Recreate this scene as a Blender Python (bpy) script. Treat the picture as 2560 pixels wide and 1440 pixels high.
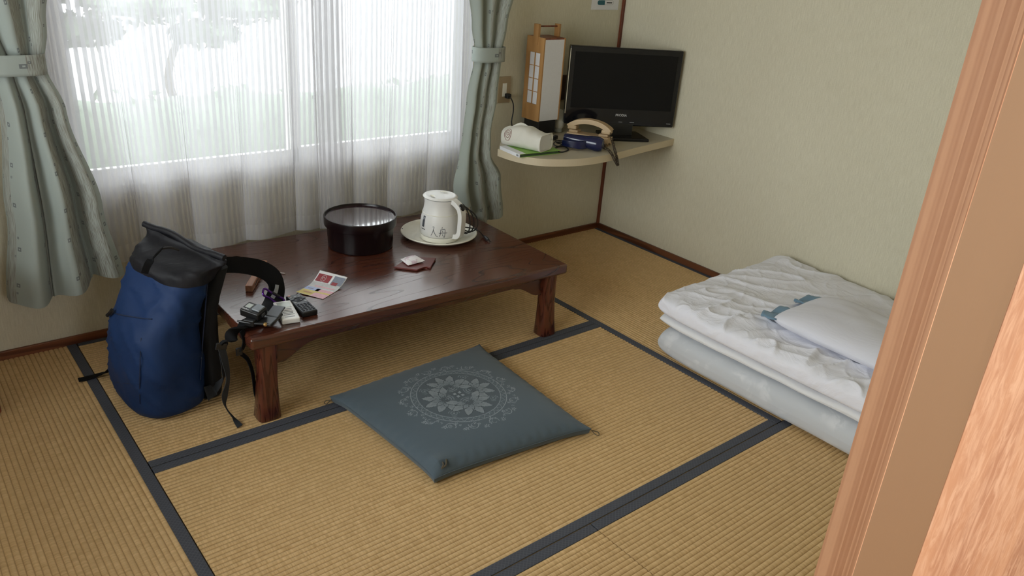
import bpy, math, random
import numpy as np
from mathutils import Vector, Matrix, noise as mnoise

random.seed(7); rng = np.random.default_rng(7)
PI = math.pi
scene = bpy.context.scene
for o in list(bpy.data.objects): bpy.data.objects.remove(o)

# ------------------------------------------------------------------ camera (calibrated on the tatami grid, mat width 0.88 m)
FPX = 1963.03
CAM = Vector((-3.06466, -2.88253, 1.42902))
YAW, PIT, ROL = 0.70877, 0.414814, 0.0754222
_f = Vector((math.sin(YAW)*math.cos(PIT), math.cos(YAW)*math.cos(PIT), -math.sin(PIT)))
_r0 = _f.cross(Vector((0, 0, 1))).normalized(); _u0 = _r0.cross(_f)
_r = _r0*math.cos(ROL) + _u0*math.sin(ROL); _u = -_r0*math.sin(ROL) + _u0*math.cos(ROL)
cd = bpy.data.cameras.new('camera'); cam = bpy.data.objects.new('camera', cd)
scene.collection.objects.link(cam)
cd.sensor_fit = 'HORIZONTAL'; cd.sensor_width = 36; cd.lens = FPX/2560*36; cd.clip_start = 0.02
cam.matrix_world = Matrix(((_r.x, _u.x, -_f.x, CAM.x), (_r.y, _u.y, -_f.y, CAM.y), (_r.z, _u.z, -_f.z, CAM.z), (0, 0, 0, 1)))
scene.camera = cam
# ------------------------------------------------------------------ world, exposure, window portals
wd = bpy.data.worlds.new('sky'); scene.world = wd; wd.use_nodes = True
bg = wd.node_tree.nodes['Background']; bg.inputs[0].default_value = (0.94, 0.965, 1.0, 1); bg.inputs[1].default_value = 5.6
vs = scene.view_settings; vs.view_transform = 'Standard'; vs.look = 'None'; vs.gamma = 1; vs.use_curve_mapping = False
vs.exposure = 0.62
scene.cycles.transparent_max_bounces = 16; scene.cycles.max_bounces = 10
def area(name, loc, rot, sx, sy, power, color=(1, 1, 1), portal=False):
    l = bpy.data.lights.new(name, 'AREA'); l.shape = 'RECTANGLE'; l.size = sx; l.size_y = sy; l.energy = power; l.color = color
    l.cycles.is_portal = portal
    o = bpy.data.objects.new(name, l); scene.collection.objects.link(o); o.location = loc; o.rotation_euler = rot
    return o
area('window_portal', (-1.75, 0.14, 1.24), (-PI/2, 0, 0), 1.72, 1.45, 1, portal=True)
area('side_window_portal', (-3.68, -1.40, 1.30), (0, -PI/2, 0), 1.5, 1.9, 1, portal=True)
area('hall_portal', (-2.2, -4.28, 1.45), (PI/2, 0, 0), 1.5, 1.4, 1, portal=True)  # serves the unseen hall window added as fill

# ------------------------------------------------------------------ helpers
def ray(x, y): return _f + _r*((x-1280)/FPX) + _u*((720-y)/FPX)
def UZ(x, y, z=0.0): d = ray(x, y); return CAM + d*((z-CAM.z)/d.z)
def UY(x, y, Y=0.0): d = ray(x, y); return CAM + d*((Y-CAM.y)/d.y)
def UX(x, y, X=0.0): d = ray(x, y); return CAM + d*((X-CAM.x)/d.x)
COL = scene.collection

def thing(name, label, cat, loc=(0, 0, 0), rz=0.0, group=None):
    o = bpy.data.objects.new(name, None); COL.objects.link(o); o.location = loc; o.rotation_euler = (0, 0, rz)
    o.empty_display_size = 0.05; o['label'] = label; o['category'] = cat
    if group: o['group'] = group
    o['_m'] = 1
    del o['_m']
    return o
def tag(o, label=None, cat=None, group=None, kind=None):
    if label: o['label'] = label
    if cat: o['category'] = cat
    if group: o['group'] = group
    if kind: o['kind'] = kind
    return o
def wmat(o):
    m = Matrix.Translation(o.location) @ o.rotation_euler.to_matrix().to_4x4()
    return (wmat(o.parent) @ m) if o.parent else m

class MB:
    def __init__(s): s.v = []; s.f = []; s.uv = None; s.mi = []
    def add(s, v, f):
        b = len(s.v); s.v += [Vector(p) for p in v]; s.f += [tuple(i+b for i in q) for q in f]; return s
    def box(s, c, size, R=None):
        x, y, z = (k/2 for k in size); R = R or Matrix.Identity(3); c = Vector(c)
        v = [c + R @ Vector((a*x, b*y, d*z)) for d in (-1, 1) for b in (-1, 1) for a in (-1, 1)]
        return s.add(v, [(0, 2, 3, 1), (4, 5, 7, 6), (0, 1, 5, 4), (2, 6, 7, 3), (0, 4, 6, 2), (1, 3, 7, 5)])
    def rng(s, a, b):
        return s.box([(p+q)/2 for p, q in zip(a, b)], [abs(q-p) for p, q in zip(a, b)])
    def lathe(s, prof, c=(0, 0, 0), n=32, M=None, sx=1.0, sy=1.0, cap=True):
        M = M or Matrix.Identity(3); c = Vector(c); v = []; f = []
        for r, z in prof:
            for k in range(n):
                a = 2*PI*k/n; v.append(c + M @ Vector((r*math.cos(a)*sx, r*math.sin(a)*sy, z)))
        for i in range(len(prof)-1):
            for k in range(n):
                f.append((i*n+k, i*n+(k+1) % n, (i+1)*n+(k+1) % n, (i+1)*n+k))
        if cap:
            f.append(tuple(reversed(range(n)))); m = (len(prof)-1)*n; f.append(tuple(m+k for k in range(n)))
        return s.add(v, f)
    def tube(s, pts, r, n=8, sub=1, closed=False):
        pts = [Vector(p) for p in pts]
        if sub > 1: pts = catmull(pts, sub, closed)
        v = []; f = []; m = len(pts); N = None
        rr = r if callable(r) else (lambda t: r)
        for i, p in enumerate(pts):
            t = (pts[(i+1) % m]-pts[i-1]) if closed or 0 < i < m-1 else (pts[1]-pts[0] if i == 0 else pts[-1]-pts[-2])
            t.normalize()
            if N is None: N = t.orthogonal().normalized()
            else: N = (N - t*N.dot(t)).normalized()
            B = t.cross(N)
            for k in range(n):
                a = 2*PI*k/n; v.append(p + (N*math.cos(a)+B*math.sin(a))*rr(i/max(1, m-1)))
        q = m if closed else m-1
        for i in range(q):
            j = (i+1) % m
            for k in range(n): f.append((i*n+k, i*n+(k+1) % n, j*n+(k+1) % n, j*n+k))
        if not closed: f += [tuple(reversed(range(n))), tuple((m-1)*n+k for k in range(n))]
        return s.add(v, f)
    def ribbon(s, pts, W, w, t, sub=6):
        """strap: centre points, width vectors, width, thickness"""
        P = catmull([Vector(p) for p in pts], sub); Wv = catmull([Vector(p) for p in W], sub)
        ws = catmull([Vector((k, 0, 0)) for k in (w if isinstance(w, (list, tuple)) else [w]*len(pts))], sub)
        v = []; f = []; m = len(P)
        for i, p in enumerate(P):
            tg = (P[min(i+1, m-1)]-P[max(i-1, 0)]).normalized()
            a = Wv[i] - tg*Wv[i].dot(tg); a.normalize(); nn = tg.cross(a); h = ws[i].x/2
            v += [p+a*h+nn*t/2, p-a*h+nn*t/2, p-a*h-nn*t/2, p+a*h-nn*t/2]
        for i in range(m-1):
            for k in range(4): f.append((i*4+k, i*4+(k+1) % 4, i*4+4+(k+1) % 4, i*4+4+k))
        f += [(3, 2, 1, 0), tuple((m-1)*4+k for k in range(4))]
        return s.add(v, f)
    def grid(s, fn, nu, nv, closed_u=False, uvfn=None):
        v = []; f = []; uvs = []
        for j in range(nv+1):
            for i in range(nu+(0 if closed_u else 1)):
                v.append(fn(i/nu, j/nv))
                if uvfn: uvs.append(uvfn(i/nu, j/nv))
        st = nu if closed_u else nu+1
        for j in range(nv):
            for i in range(nu):
                i2 = (i+1) % st; f.append((j*st+i, j*st+i2, (j+1)*st+i2, (j+1)*st+i))
        if uvfn: s.uv = uvs
        return s.add(v, f)
    def prism(s, poly, z0, z1, M=None):
        n = len(poly); M = M or Matrix.Identity(4)
        v = [M @ Vector((x, y, z0)) for x, y in poly] + [M @ Vector((x, y, z1)) for x, y in poly]
        f = [tuple(reversed(range(n))), tuple(range(n, 2*n))] + [(i, (i+1) % n, n+(i+1) % n, n+i) for i in range(n)]
        return s.add(v, f)
    def build(s, name, mat, parent=None, smooth=False, bevel=0, world=False, ang=40, seg=2, loc=None):
        v = s.v
        if world and parent is not None:
            I = wmat(parent).inverted(); v = [I @ p for p in v]
        if loc is not None:
            L = Vector(loc); v = [p-L for p in v]
        me = bpy.data.meshes.new(name); me.from_pydata([tuple(p) for p in v], [], s.f); me.update()
        if s.uv:
            ul = me.uv_layers.new(name='UVMap')
            li = np.empty(len(me.loops), dtype=np.int32); me.loops.foreach_get('vertex_index', li)
            ul.data.foreach_set('uv', np.array(s.uv, dtype=np.float32)[li].ravel())
        if smooth or bevel:
            me.polygons.foreach_set('use_smooth', [True]*len(me.polygons))
            me.set_sharp_from_angle(angle=math.radians(ang))
        if mat: me.materials.append(mat)
        o = bpy.data.objects.new(name, me); COL.objects.link(o)
        if loc is not None: o.location = loc
        if parent: o.parent = parent
        if bevel:
            b = o.modifiers.new('bevel', 'BEVEL'); b.width = bevel; b.segments = seg; b.limit_method = 'ANGLE'; b.angle_limit = math.radians(40); b.harden_normals = True
        return o
def catmull(P, sub, closed=False):
    out = []; n = len(P)
    for i in range(n if closed else n-1):
        g = (lambda k: P[k % n]) if closed else (lambda k: P[min(max(k, 0), n-1)])
        a, b, c, d = g(i-1), g(i), g(i+1), g(i+2)
        for k in range(sub):
            t = k/sub
            out.append(0.5*((2*b) + (c-a)*t + (2*a-5*b+4*c-d)*t*t + (3*b-a-3*c+d)*t*t*t))
    if not closed: out.append(P[-1].copy())
    return out
def rotz(a): return Matrix.Rotation(a, 3, 'Z')
def frame(o, x, z):
    x = Vector(x).normalized(); z = Vector(z); z = (z - x*z.dot(x)).normalized(); y = z.cross(x); o = Vector(o)
    return Matrix(((x.x, y.x, z.x, o.x), (x.y, y.y, z.y, o.y), (x.z, y.z, z.z, o.z), (0, 0, 0, 1)))
def text(name, body, size, M, mat, parent, depth=0.0003, align='CENTER'):
    c = bpy.data.curves.new(name, 'FONT'); c.body = body; c.size = size; c.extrude = depth; c.align_x = align; c.align_y = 'CENTER'
    t = bpy.data.objects.new(name, c); COL.objects.link(t); dg = bpy.context.evaluated_depsgraph_get(); dg.update()
    me = bpy.data.meshes.new_from_object(t.evaluated_get(dg)); bpy.data.objects.remove(t)
    me.transform(wmat(parent).inverted() @ M if parent else M); me.materials.clear(); me.materials.append(mat)
    o = bpy.data.objects.new(name, me); COL.objects.link(o); o.parent = parent
    return o

# ------------------------------------------------------------------ materials
class S:
    def __init__(s, nt, k): s.nt = nt; s.k = k
    def m(s, op, b=None, c=None, rev=False):
        n = s.nt.nodes.new('ShaderNodeMath'); n.operation = op
        L = [s, b, c] if not rev else [b, s, c]
        for i, q in enumerate(L):
            if q is None: continue
            if isinstance(q, S): s.nt.links.new(q.k, n.inputs[i])
            else: n.inputs[i].default_value = q
        return S(s.nt, n.outputs[0])
    def __add__(s, b): return s.m('ADD', b)
    __radd__ = __add__
    def __sub__(s, b): return s.m('SUBTRACT', b)
    def __rsub__(s, b): return s.m('SUBTRACT', b, rev=True)
    def __mul__(s, b): return s.m('MULTIPLY', b)
    __rmul__ = __mul__
    def __truediv__(s, b): return s.m('DIVIDE', b)
    def sin(s): return s.m('SINE')
    def frac(s): return s.m('FRACT')
    def floor(s): return s.m('FLOOR')
    def abs(s): return s.m('ABSOLUTE')
    def lt(s, b): return s.m('LESS_THAN', b)
    def gt(s, b): return s.m('GREATER_THAN', b)
    def mx(s, b): return s.m('MAXIMUM', b)
    def mn(s, b): return s.m('MINIMUM', b)
    def pw(s, b): return s.m('POWER', b)
    def sm(s, a, b):
        n = s.nt.nodes.new('ShaderNodeMapRange'); n.interpolation_type = 'SMOOTHSTEP'
        s.nt.links.new(s.k, n.inputs[0]); n.inputs[1].default_value = a; n.inputs[2].default_value = b
        return S(s.nt, n.outputs[0])
class Mt:
    """one principled material with helpers"""
    def __init__(s, name, color=(.5, .5, .5), rough=.6, metal=0, spec=.5, coat=0, sheen=0, trans=0, emit=None, alpha=1):
        s.m = bpy.data.materials.new(name); s.m.use_nodes = True; s.nt = s.m.node_tree
        s.p = s.nt.nodes['Principled BSDF']; i = s.p.inputs
        i['Base Color'].default_value = (*color, 1); i['Roughness'].default_value = rough; i['Metallic'].default_value = metal
        i['Specular IOR Level'].default_value = spec; i['Coat Weight'].default_value = coat; i['Sheen Weight'].default_value = sheen
        i['Transmission Weight'].default_value = trans; i['Alpha'].default_value = alpha
        if emit: i['Emission Color'].default_value = (*emit[:3], 1); i['Emission Strength'].default_value = emit[3]
    def N(s, t): return s.nt.nodes.new(t)
    def co(s, kind='Object'): return s.N('ShaderNodeTexCoord').outputs[kind]
    def map(s, vec, scale=(1, 1, 1), loc=(0, 0, 0), rot=(0, 0, 0)):
        n = s.N('ShaderNodeMapping'); s.nt.links.new(vec, n.inputs[0]); n.inputs[1].default_value = loc; n.inputs[2].default_value = rot; n.inputs[3].default_value = scale
        return n.outputs[0]
    def xyz(s, vec):
        n = s.N('ShaderNodeSeparateXYZ'); s.nt.links.new(vec, n.inputs[0]); return [S(s.nt, o) for o in n.outputs]
    def noise(s, vec, scale=5, detail=3, rough=.5, dist=0):
        n = s.N('ShaderNodeTexNoise'); s.nt.links.new(vec, n.inputs['Vector']); n.inputs['Scale'].default_value = scale
        n.inputs['Detail'].default_value = detail; n.inputs['Roughness'].default_value = rough; n.inputs['Distortion'].default_value = dist
        return S(s.nt, n.outputs[0])
    def vor(s, vec, scale=5, feature='F1', out=0):
        n = s.N('ShaderNodeTexVoronoi'); s.nt.links.new(vec, n.inputs['Vector']); n.inputs['Scale'].default_value = scale; n.feature = feature
        return S(s.nt, n.outputs[out])
    def mix(s, fac, a, b):
        n = s.N('ShaderNodeMix'); n.data_type = 'RGBA'
        if isinstance(fac, S): s.nt.links.new(fac.k, n.inputs[0])
        else: n.inputs[0].default_value = fac
        for k, q in ((6, a), (7, b)):
            if isinstance(q, (tuple, list)): n.inputs[k].default_value = (*q[:3], 1)
            else: s.nt.links.new(q, n.inputs[k])
        return n.outputs[2]
    def col(s, out): s.nt.links.new(out, s.p.inputs['Base Color']); return s
    def set(s, name, sk): s.nt.links.new(sk.k, s.p.inputs[name]); return s
    def bump(s, h, strength=.3, dist=.002):
        n = s.N('ShaderNodeBump'); n.inputs['Strength'].default_value = strength; n.inputs['Distance'].default_value = dist
        s.nt.links.new(h.k, n.inputs['Height']); s.nt.links.new(n.outputs[0], s.p.inputs['Normal']); return s
def plain(name, color, rough=.5, var=.12, scale=40, bump=0, **k):
    """procedural: base colour with slight noise variation"""
    t = Mt(name, color, rough, **k); nz = t.noise(t.co(), scale, 3)
    t.col(t.mix(nz, tuple(c*(1-var) for c in color), tuple(min(1, c*(1+var)) for c in color)))
    if bump: t.bump(nz, .4, bump)
    return t.m
def wood(name, c1, c2, axis='x', scale=6, rough=.45, coat=0, lines=9, bump=.25, spec=.5, stretch=.12):
    t = Mt(name, c1, rough, coat=coat, spec=spec); sc = {'x': (stretch, 1, 1), 'y': (1, stretch, 1), 'z': (1, 1, stretch)}[axis]
    v = t.map(t.co(), sc); n1 = t.noise(v, scale, 2, .45, .3); g = (n1*lines).frac(); g = g.sm(.05, .75)*(1-g.sm(.85, 1.0))
    fsc = {'x': (.02, 1, 1), 'y': (1, .02, 1), 'z': (1, 1, .02)}[axis]
    fine = t.noise(t.map(t.co(), fsc), 260, 3, .6)
    h = g*.6 + fine*.4
    t.col(t.mix(h.sm(.15, .85), c1, c2)); t.bump(h, bump, .001); t.set('Roughness', h*.12 + (rough-.06))
    return t.m
def cloth(name, color, rough=.9, sheen=.2, weave=900, bump=.0003, var=.06):
    t = Mt(name, color, rough, sheen=sheen, spec=.2); c = t.co(); n = t.noise(c, weave, 2); m = t.noise(c, 9, 3)
    t.col(t.mix(m, tuple(k*(1-var) for k in color), tuple(min(1, k*(1+var)) for k in color))); t.bump(n, .35, bump)
    return t.m

M = {}
# wallpaper: pale beige grass-cloth with vertical fibres
t = Mt('wallpaper', (.62, .57, .43), .92, spec=.15); c = t.co()
fa = t.noise(t.map(c, (1, 1, .06)), 330, 3, .6); fb = t.noise(t.map(c, (.25, .25, 1)), 420, 2); bl = t.noise(c, 2.2, 3); fl = t.noise(t.map(c, (1, 1, .12)), 60, 4, .7)
h = fa*.6+fb*.25+bl*.15
t.col(t.mix(fl.sm(.68, .80)*.35, t.mix(h.sm(.25, .75), (.56, .515, .385), (.70, .655, .515)), (.40, .36, .26))); t.bump(fa*.7+fb*.3, .35, .0015); M['wall'] = t.m
# tatami rush: fine strands across the ribs
t = Mt('tatami_rush', (.5, .37, .19), .55, spec=.35); c = t.co()
oi = t.N('ShaderNodeObjectInfo'); rnd = S(t.nt, oi.outputs['Random'])
x, y, z = t.xyz(c)
comb = t.N('ShaderNodeCombineXYZ'); t.nt.links.new((x*1.0+rnd*37).k, comb.inputs[0]); t.nt.links.new((y*.03).k, comb.inputs[1])
row = (y/.0152).floor(); comb2 = t.N('ShaderNodeCombineXYZ'); t.nt.links.new((x+rnd*11).k, comb2.inputs[0]); t.nt.links.new((row*.37).k, comb2.inputs[1])
st = t.noise(comb2.outputs[0], 170, 2, .5); st2 = t.noise(comb2.outputs[0], 420, 2, .6); big = t.noise(c, 2.0, 3); mid = t.noise(comb2.outputs[0], 26, 3)
h = st*.45+st2*.3+mid*.25
groove = ((y/.0152).frac()-.5).abs()  # shade between the ribs, put into the colour below
colr = t.mix(h.sm(.3, .7), (.51, .32, .138), (.77, .535, .275)); colr = t.mix(big.sm(.3, .7)*.35, colr, (.58, .40, .20)); colr = t.mix(groove.sm(.34, .5)*.6, colr, (.32, .19, .075))
t.col(colr); t.bump(st*.6+st2*.4, .5, .0012); M['tatami'] = t.m
# cloth border of the mats: blue grey with faint diamonds
t = Mt('mat_border', (.07, .075, .10), .75, spec=.3); c = t.co(); x, y, z = t.xyz(c)
a = ((x+y)/.012).frac()-.5; b = ((x-y)/.012).frac()-.5; d = (a.abs().mn(b.abs())).lt(.09)
t.col(t.mix(d*.5+t.noise(c, 700, 2)*.4, (.056, .060, .076), (.110, .115, .138))); t.bump(t.noise(c, 900, 1), .3, .0004); M['border'] = t.m
M['trim'] = wood('dark_trim_wood', (.10, .028, .010), (.19, .062, .022), 'x', 8, .4)
M['trimy'] = wood('dark_trim_wood_across', (.085, .026, .010), (.16, .055, .022), 'y', 8, .4)
M['trimz'] = wood('dark_trim_wood_upright', (.13, .030, .012), (.22, .06, .024), 'z', 8, .4)
# table: red brown lacquered wood with open grain
t = Mt('table_wood', (.1, .03, .02), .22, spec=.5, coat=.5); c = t.co(); t.p.inputs['Coat Roughness'].default_value = .22
n1 = t.noise(t.map(c, (.40, 1.9, 1.9)), 2.4, 2, .35, .3); g = (n1*20).frac(); ln = g.sm(.0, .07)*(1-g.sm(.86, 1.0)); fine = t.noise(t.map(c, (.03, 1, 1)), 220, 3, .6); bigc = t.noise(c, 3, 2)
h = ln*.55+fine*.45
t.col(t.mix(bigc*.4, t.mix(h.sm(.2, .85), (.034, .010, .007), (.090, .026, .014)), (.066, .018, .010))); t.bump(h, .16, .0005); t.set('Roughness', .30-ln*.08); M['table'] = t.m
M['tableleg'] = wood('table_leg_wood', (.055, .012, .007), (.115, .028, .013), 'z', 22, .3, coat=.3)
# hinoki door wood
t = Mt('door_edge_wood', (.6, .3, .16), .6); c = t.co(); n1 = t.noise(t.map(c, (1.0, 1.0, .003)), 90, 2, .5, .0); g = (n1*7).frac(); ln = g.sm(.1, .9)
fl = t.noise(t.map(c, (1, 1, .25)), 240, 3, .7)
t.col(t.mix(ln*.7+fl*.3, (.46, .20, .095), (.68, .36, .20))); t.bump(ln*.5+fl*.5, .3, .0008); M['dooredge'] = t.m
M['doorstile'] = wood('door_stile_wood', (.205, .105, .046), (.255, .135, .062), 'z', 5, .55, lines=3, bump=.1)
t = Mt('door_panel_wood', (.6, .3, .16), .55); c = t.co(); a = t.noise(t.map(c, (1, 1, .35)), 55, 4, .65, 1.2); b = t.noise(t.map(c, (1, 1, .06)), 12, 2)
t.col(t.mix(a.sm(.35, .75), t.mix(b.sm(.3, .7), (.40, .17, .085), (.55, .26, .13)), (.66, .37, .22))); t.bump(a, .15, .0006); M['doorpanel'] = t.m
# curtains
def sheer_mat(name, seed):
    m = bpy.data.materials.new(name); m.use_nodes = True; t = Mt.__new__(Mt); t.m = m; t.nt = m.node_tree; t.p = None
    nt = t.nt
    for n in list(nt.nodes): nt.nodes.remove(n)
    out = nt.nodes.new('ShaderNodeOutputMaterial'); u, v, w = t.xyz(t.co('UV'))
    cb = nt.nodes.new('ShaderNodeCombineXYZ'); nt.links.new((u+seed).k, cb.inputs[0]); nt.links.new((v*.02).k, cb.inputs[1])
    wob = t.noise(cb.outputs[0], 30, 2)
    per = .0230
    q = ((u+wob*.006)/per).frac(); tri = (q-.5).abs()*2          # 0..1 in each stripe period
    fine = t.noise(cb.outputs[0], 900, 1)
    dense = tri.sm(.38, .55)                                     # dense thread band
    hem = v.lt(.062)
    a = (dense*.34 + .52 + fine*.18 + hem*.10).mn(.97)
    dif = nt.nodes.new('ShaderNodeBsdfDiffuse'); tl = nt.nodes.new('ShaderNodeBsdfTranslucent'); tr = nt.nodes.new('ShaderNodeBsdfTransparent')
    cc = t.mix(dense*.6+fine*.4, (.92, .91, .92), (.58, .57, .60)); nt.links.new(cc, dif.inputs[0]); nt.links.new(cc, tl.inputs[0])
    m1 = nt.nodes.new('ShaderNodeMixShader'); m1.inputs[0].default_value = .46; nt.links.new(dif.outputs[0], m1.inputs[1]); nt.links.new(tl.outputs[0], m1.inputs[2])
    m2 = nt.nodes.new('ShaderNodeMixShader'); nt.links.new(a.k, m2.inputs[0]); nt.links.new(tr.outputs[0], m2.inputs[1]); nt.links.new(m1.outputs[0], m2.inputs[2])
    nt.links.new(m2.outputs[0], out.inputs[0]); return m
M['sheer'] = sheer_mat('sheer_voile', 0); M['sheer2'] = sheer_mat('sheer_voile_second', 3.3)
t = Mt('drape_fabric', (.4, .45, .4), .85, sheen=.1, spec=.2); u, v, w = t.xyz(t.co('UV'))
ph = (u/.215).frac(); band = ph.gt(.52)*ph.lt(.86)
cb = t.N('ShaderNodeCombineXYZ'); t.nt.links.new(u.k, cb.inputs[0]); t.nt.links.new((v*.05).k, cb.inputs[1])
ribn = t.noise(cb.outputs[0], 420, 2); rib = ribn.sm(.42, .60)
uv3 = t.co('UV')
def squares(off, period, size, seed):
    cu = ((u-off)/.215).frac()*.215; row = (v/period).floor(); jit = ((row*12.9898+seed).sin()*43758.5).frac()
    cu2 = cu-.03-jit*.014; cv = ((v/period).frac()-.5)*period + (jit-.5)*period*.4
    k = cu2.abs().mx(cv.abs()*1.0); return k.lt(size)*k.gt(size*.38)
sq = squares(.070, .118, .0066, 1.0).mx(squares(.158, .133, .0066, 4.0)).mx(squares(.078, .171, .0038, 7.0)).mx(squares(.150, .097, .0036, 9.0))
base = t.mix(band*rib*.9, (.345, .385, .355), (.215, .205, .175)); base = t.mix(band*(1-rib)*.35, base, (.40, .395, .345)); base = t.mix(sq*.85, base, (.13, .14, .145))
t.col(base); t.bump(t.noise(t.co('Object'), 800, 2), .25, .0004); M['drape'] = t.m
# soft goods
M['packblue'] = None
t = Mt('pack_nylon_blue', (.018, .05, .15), .6, sheen=.0, spec=.25); c = t.co(); n1 = t.noise(c, 9, 3, .5, .6); n2 = t.noise(c, 1100, 2)
t.col(t.mix(n1, (.007, .025, .085), (.011, .035, .115))); t.bump(n1*.8+n2*.03, .55, .012); M['packblue'] = t.m
t = Mt('pack_nylon_black', (.02, .02, .025), .6, sheen=.0, spec=.3); c = t.co(); n1 = t.noise(c, 13, 3, .5, .6); t.col(t.mix(n1, (.005, .005, .007), (.013, .0125, .017))); t.bump(n1, .5, .012); M['packblack'] = t.m
M['webbing'] = plain('black_webbing', (.004, .004, .005), .8, .3, 600, .0003, spec=.2)
M['webgrey'] = plain('grey_webbing', (.020, .023, .028), .8, .3, 600, .0003)
M['meshfoam'] = plain('black_mesh_padding', (.004, .004, .005), .9, .3, 500, .0004)
M['blackplastic'] = plain('black_plastic', (.007, .007, .008), .38, .2, 200)
M['glossblack'] = plain('gloss_black_plastic', (.006, .006, .008), .10, .1, 20, spec=.5)
M['screen'] = plain('television_screen', (.006, .006, .0065), .35, .1, 6, spec=.2)
M['white'] = plain('white_plastic', (.74, .73, .71), .3, .03, 30)
M['cream'] = plain('cream_plastic', (.80, .78, .69), .32, .04, 30)
M['creamold'] = plain('aged_cream_plastic', (.58, .42, .25), .38, .08, 30)
M['chrome'] = plain('chrome', (.75, .75, .76), .18, .05, 30, metal=1)
M['brass'] = plain('brass', (.55, .38, .18), .3, .1, 60, metal=1)
M['cord'] = plain('black_rubber_cord', (.010, .010, .011), .5, .2, 200)
t = Mt('lacquer', (.012, .003, .006), .28, spec=.35, coat=.0); n = t.noise(t.co(), 7, 2); t.col(t.mix(n, (.005, .0015, .0025), (.009, .003, .004))); M['lacquer'] = t.m
t = Mt('lacquer_lid', (.02, .008, .012), .10, spec=.9, coat=1.0); n = t.noise(t.co(), 7, 2); t.col(t.mix(n, (.030, .014, .018), (.045, .022, .028))); M['lacquerlid'] = t.m
M['coaster'] = plain('red_lacquer', (.12, .018, .013), .4, .15, 30, coat=.0)
t = Mt('sachet_paper', (.75, .68, .72), .6); n = t.noise(t.co(), 45, 3); t.col(t.mix(n.sm(.5, .62), (.80, .77, .79), (.62, .48, .56))); t.bump(t.noise(t.co(), 90, 3), .4, .002); M['sachet'] = t.m
M['bedwhite'] = None
def linen(name, color, sc, amp, w2=0.0):
    t = Mt(name, color, .9, sheen=.15, spec=.2); c = t.co(); a = t.noise(t.map(c, (1, .6, 1)), sc, 4, .55, 1.2); b = t.noise(c, 1200, 1)
    t.col(t.mix(a, tuple(k*.97 for k in color), tuple(min(1, k*1.02) for k in color))); t.bump(a+b*.01, .6, amp); return t.m
M['bedwhite'] = linen('white_cotton', (.78, .78, .85), 12, .014)
M['pillowwhite'] = linen('pillow_cotton', (.69, .69, .76), 7, .006)
M['padwhite'] = linen('pad_cotton', (.75, .75, .77), 22, .004)
t = Mt('mattress_damask', (.6, .63, .65), .85, sheen=.15, spec=.2); c = t.co(); a = t.noise(c, 9, 4, .6, .8); b = t.vor(c, 15); f = a.sm(.48, .60)*(1-b.sm(.2, .7))
t.col(t.mix(f, (.53, .55, .585), (.64, .65, .68))); t.bump(t.noise(c, 900, 2), .2, .0004); M['mattress'] = t.m
M['bluecloth'] = cloth('blue_cotton', (.15, .24, .32))
# cushion: slate blue with a printed medallion carried as a vertex attribute
t = Mt('cushion_cotton', (.07, .1, .12), .85, sheen=.2, spec=.2); at = t.N('ShaderNodeAttribute'); at.attribute_name = 'print'; pr = S(t.nt, at.outputs['Fac']); c = t.co()
slub = t.noise(c, 650, 2); dk = t.noise(t.map(c, (.2, 1, 1)), 160, 3)
bc = t.mix(dk.sm(.6, .8)*.3, (.080, .108, .132), (.050, .070, .086)); bc = t.mix(pr.mx(0), bc, (.30, .335, .37)); bc = t.mix((pr*-1).mx(0), bc, (.022, .028, .034))
t.col(bc); t.bump(slub, .3, .0005); M['cushion'] = t.m
M['thread'] = plain('brown_thread', (.10, .08, .05), .8, .2, 200)
# shelf corner
t = Mt('shelf_laminate', (.5, .45, .33), .45); c = t.co(); n = t.noise(c, 14, 4, .6); t.col(t.mix(n, (.46, .41, .31), (.54, .49, .375))); M['shelf'] = t.m
t = Mt('shelf_edge_paint', (.5, .42, .3), .55); c = t.co(); n = t.noise(c, 28, 4, .7); t.col(t.mix(n.sm(.68, .72), (.60, .51, .36), (.10, .05, .02))); M['shelfedge'] = t.m
M['lampwood'] = wood('lamp_wood', (.34, .17, .055), (.41, .215, .075), 'z', 6, .5)
t = Mt('lamp_paper', (.66, .65, .66), .8); n = t.noise(t.co(), 130, 4, .6); t.col(t.mix(n, (.62, .61, .62), (.70, .69, .70))); M['paper'] = t.m
M['navy'] = plain('navy_plastic', (.006, .010, .055), .18, .15, 30, coat=.3)
M['green'] = plain('green_cover', (.25, .46, .08), .4, .08, 60)
M['greenedge'] = plain('dark_green_edge', (.035, .07, .03), .5, .1, 60)
M['whitepaper'] = plain('white_paper', (.74, .74, .76), .6, .03, 60)
t = Mt('tissue_cloth', (.68, .66, .58), .85, sheen=.1); c = t.co(); n = t.noise(c, 18, 3, .5, .6); t.col(t.mix(n, (.62, .60, .53), (.72, .70, .63))); t.bump(n, .5, .006); M['tissuecloth'] = t.m
M['rose'] = plain('rose_print', (.30, .17, .15), .85, .3, 90)
M['outlet'] = plain('outlet_plate', (.36, .27, .16), .5, .06, 40)
M['outletdark'] = plain('outlet_insert', (.09, .05, .035), .5, .1, 40)
M['teal'] = plain('teal_print', (.02, .12, .15), .6, .1, 60)
M['ink'] = plain('black_ink', (.02, .02, .02), .6, .1, 60)
M['logo'] = plain('silver_lettering', (.62, .62, .62), .4, .05, 60)
M['keywood'] = wood('key_tag_wood', (.33, .15, .085), (.44, .215, .125), 'x', 14, .5)
M['purple'] = plain('purple_anodised', (.10, .025, .23), .25, .1, 40, metal=.7)
M['remotegrey'] = plain('remote_grey', (.075, .082, .095), .42, .1, 80)
M['button'] = plain('button_grey', (.32, .33, .35), .5, .1, 80)
M['buttondark'] = plain('button_dark', (.02, .022, .03), .5, .1, 80)
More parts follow.
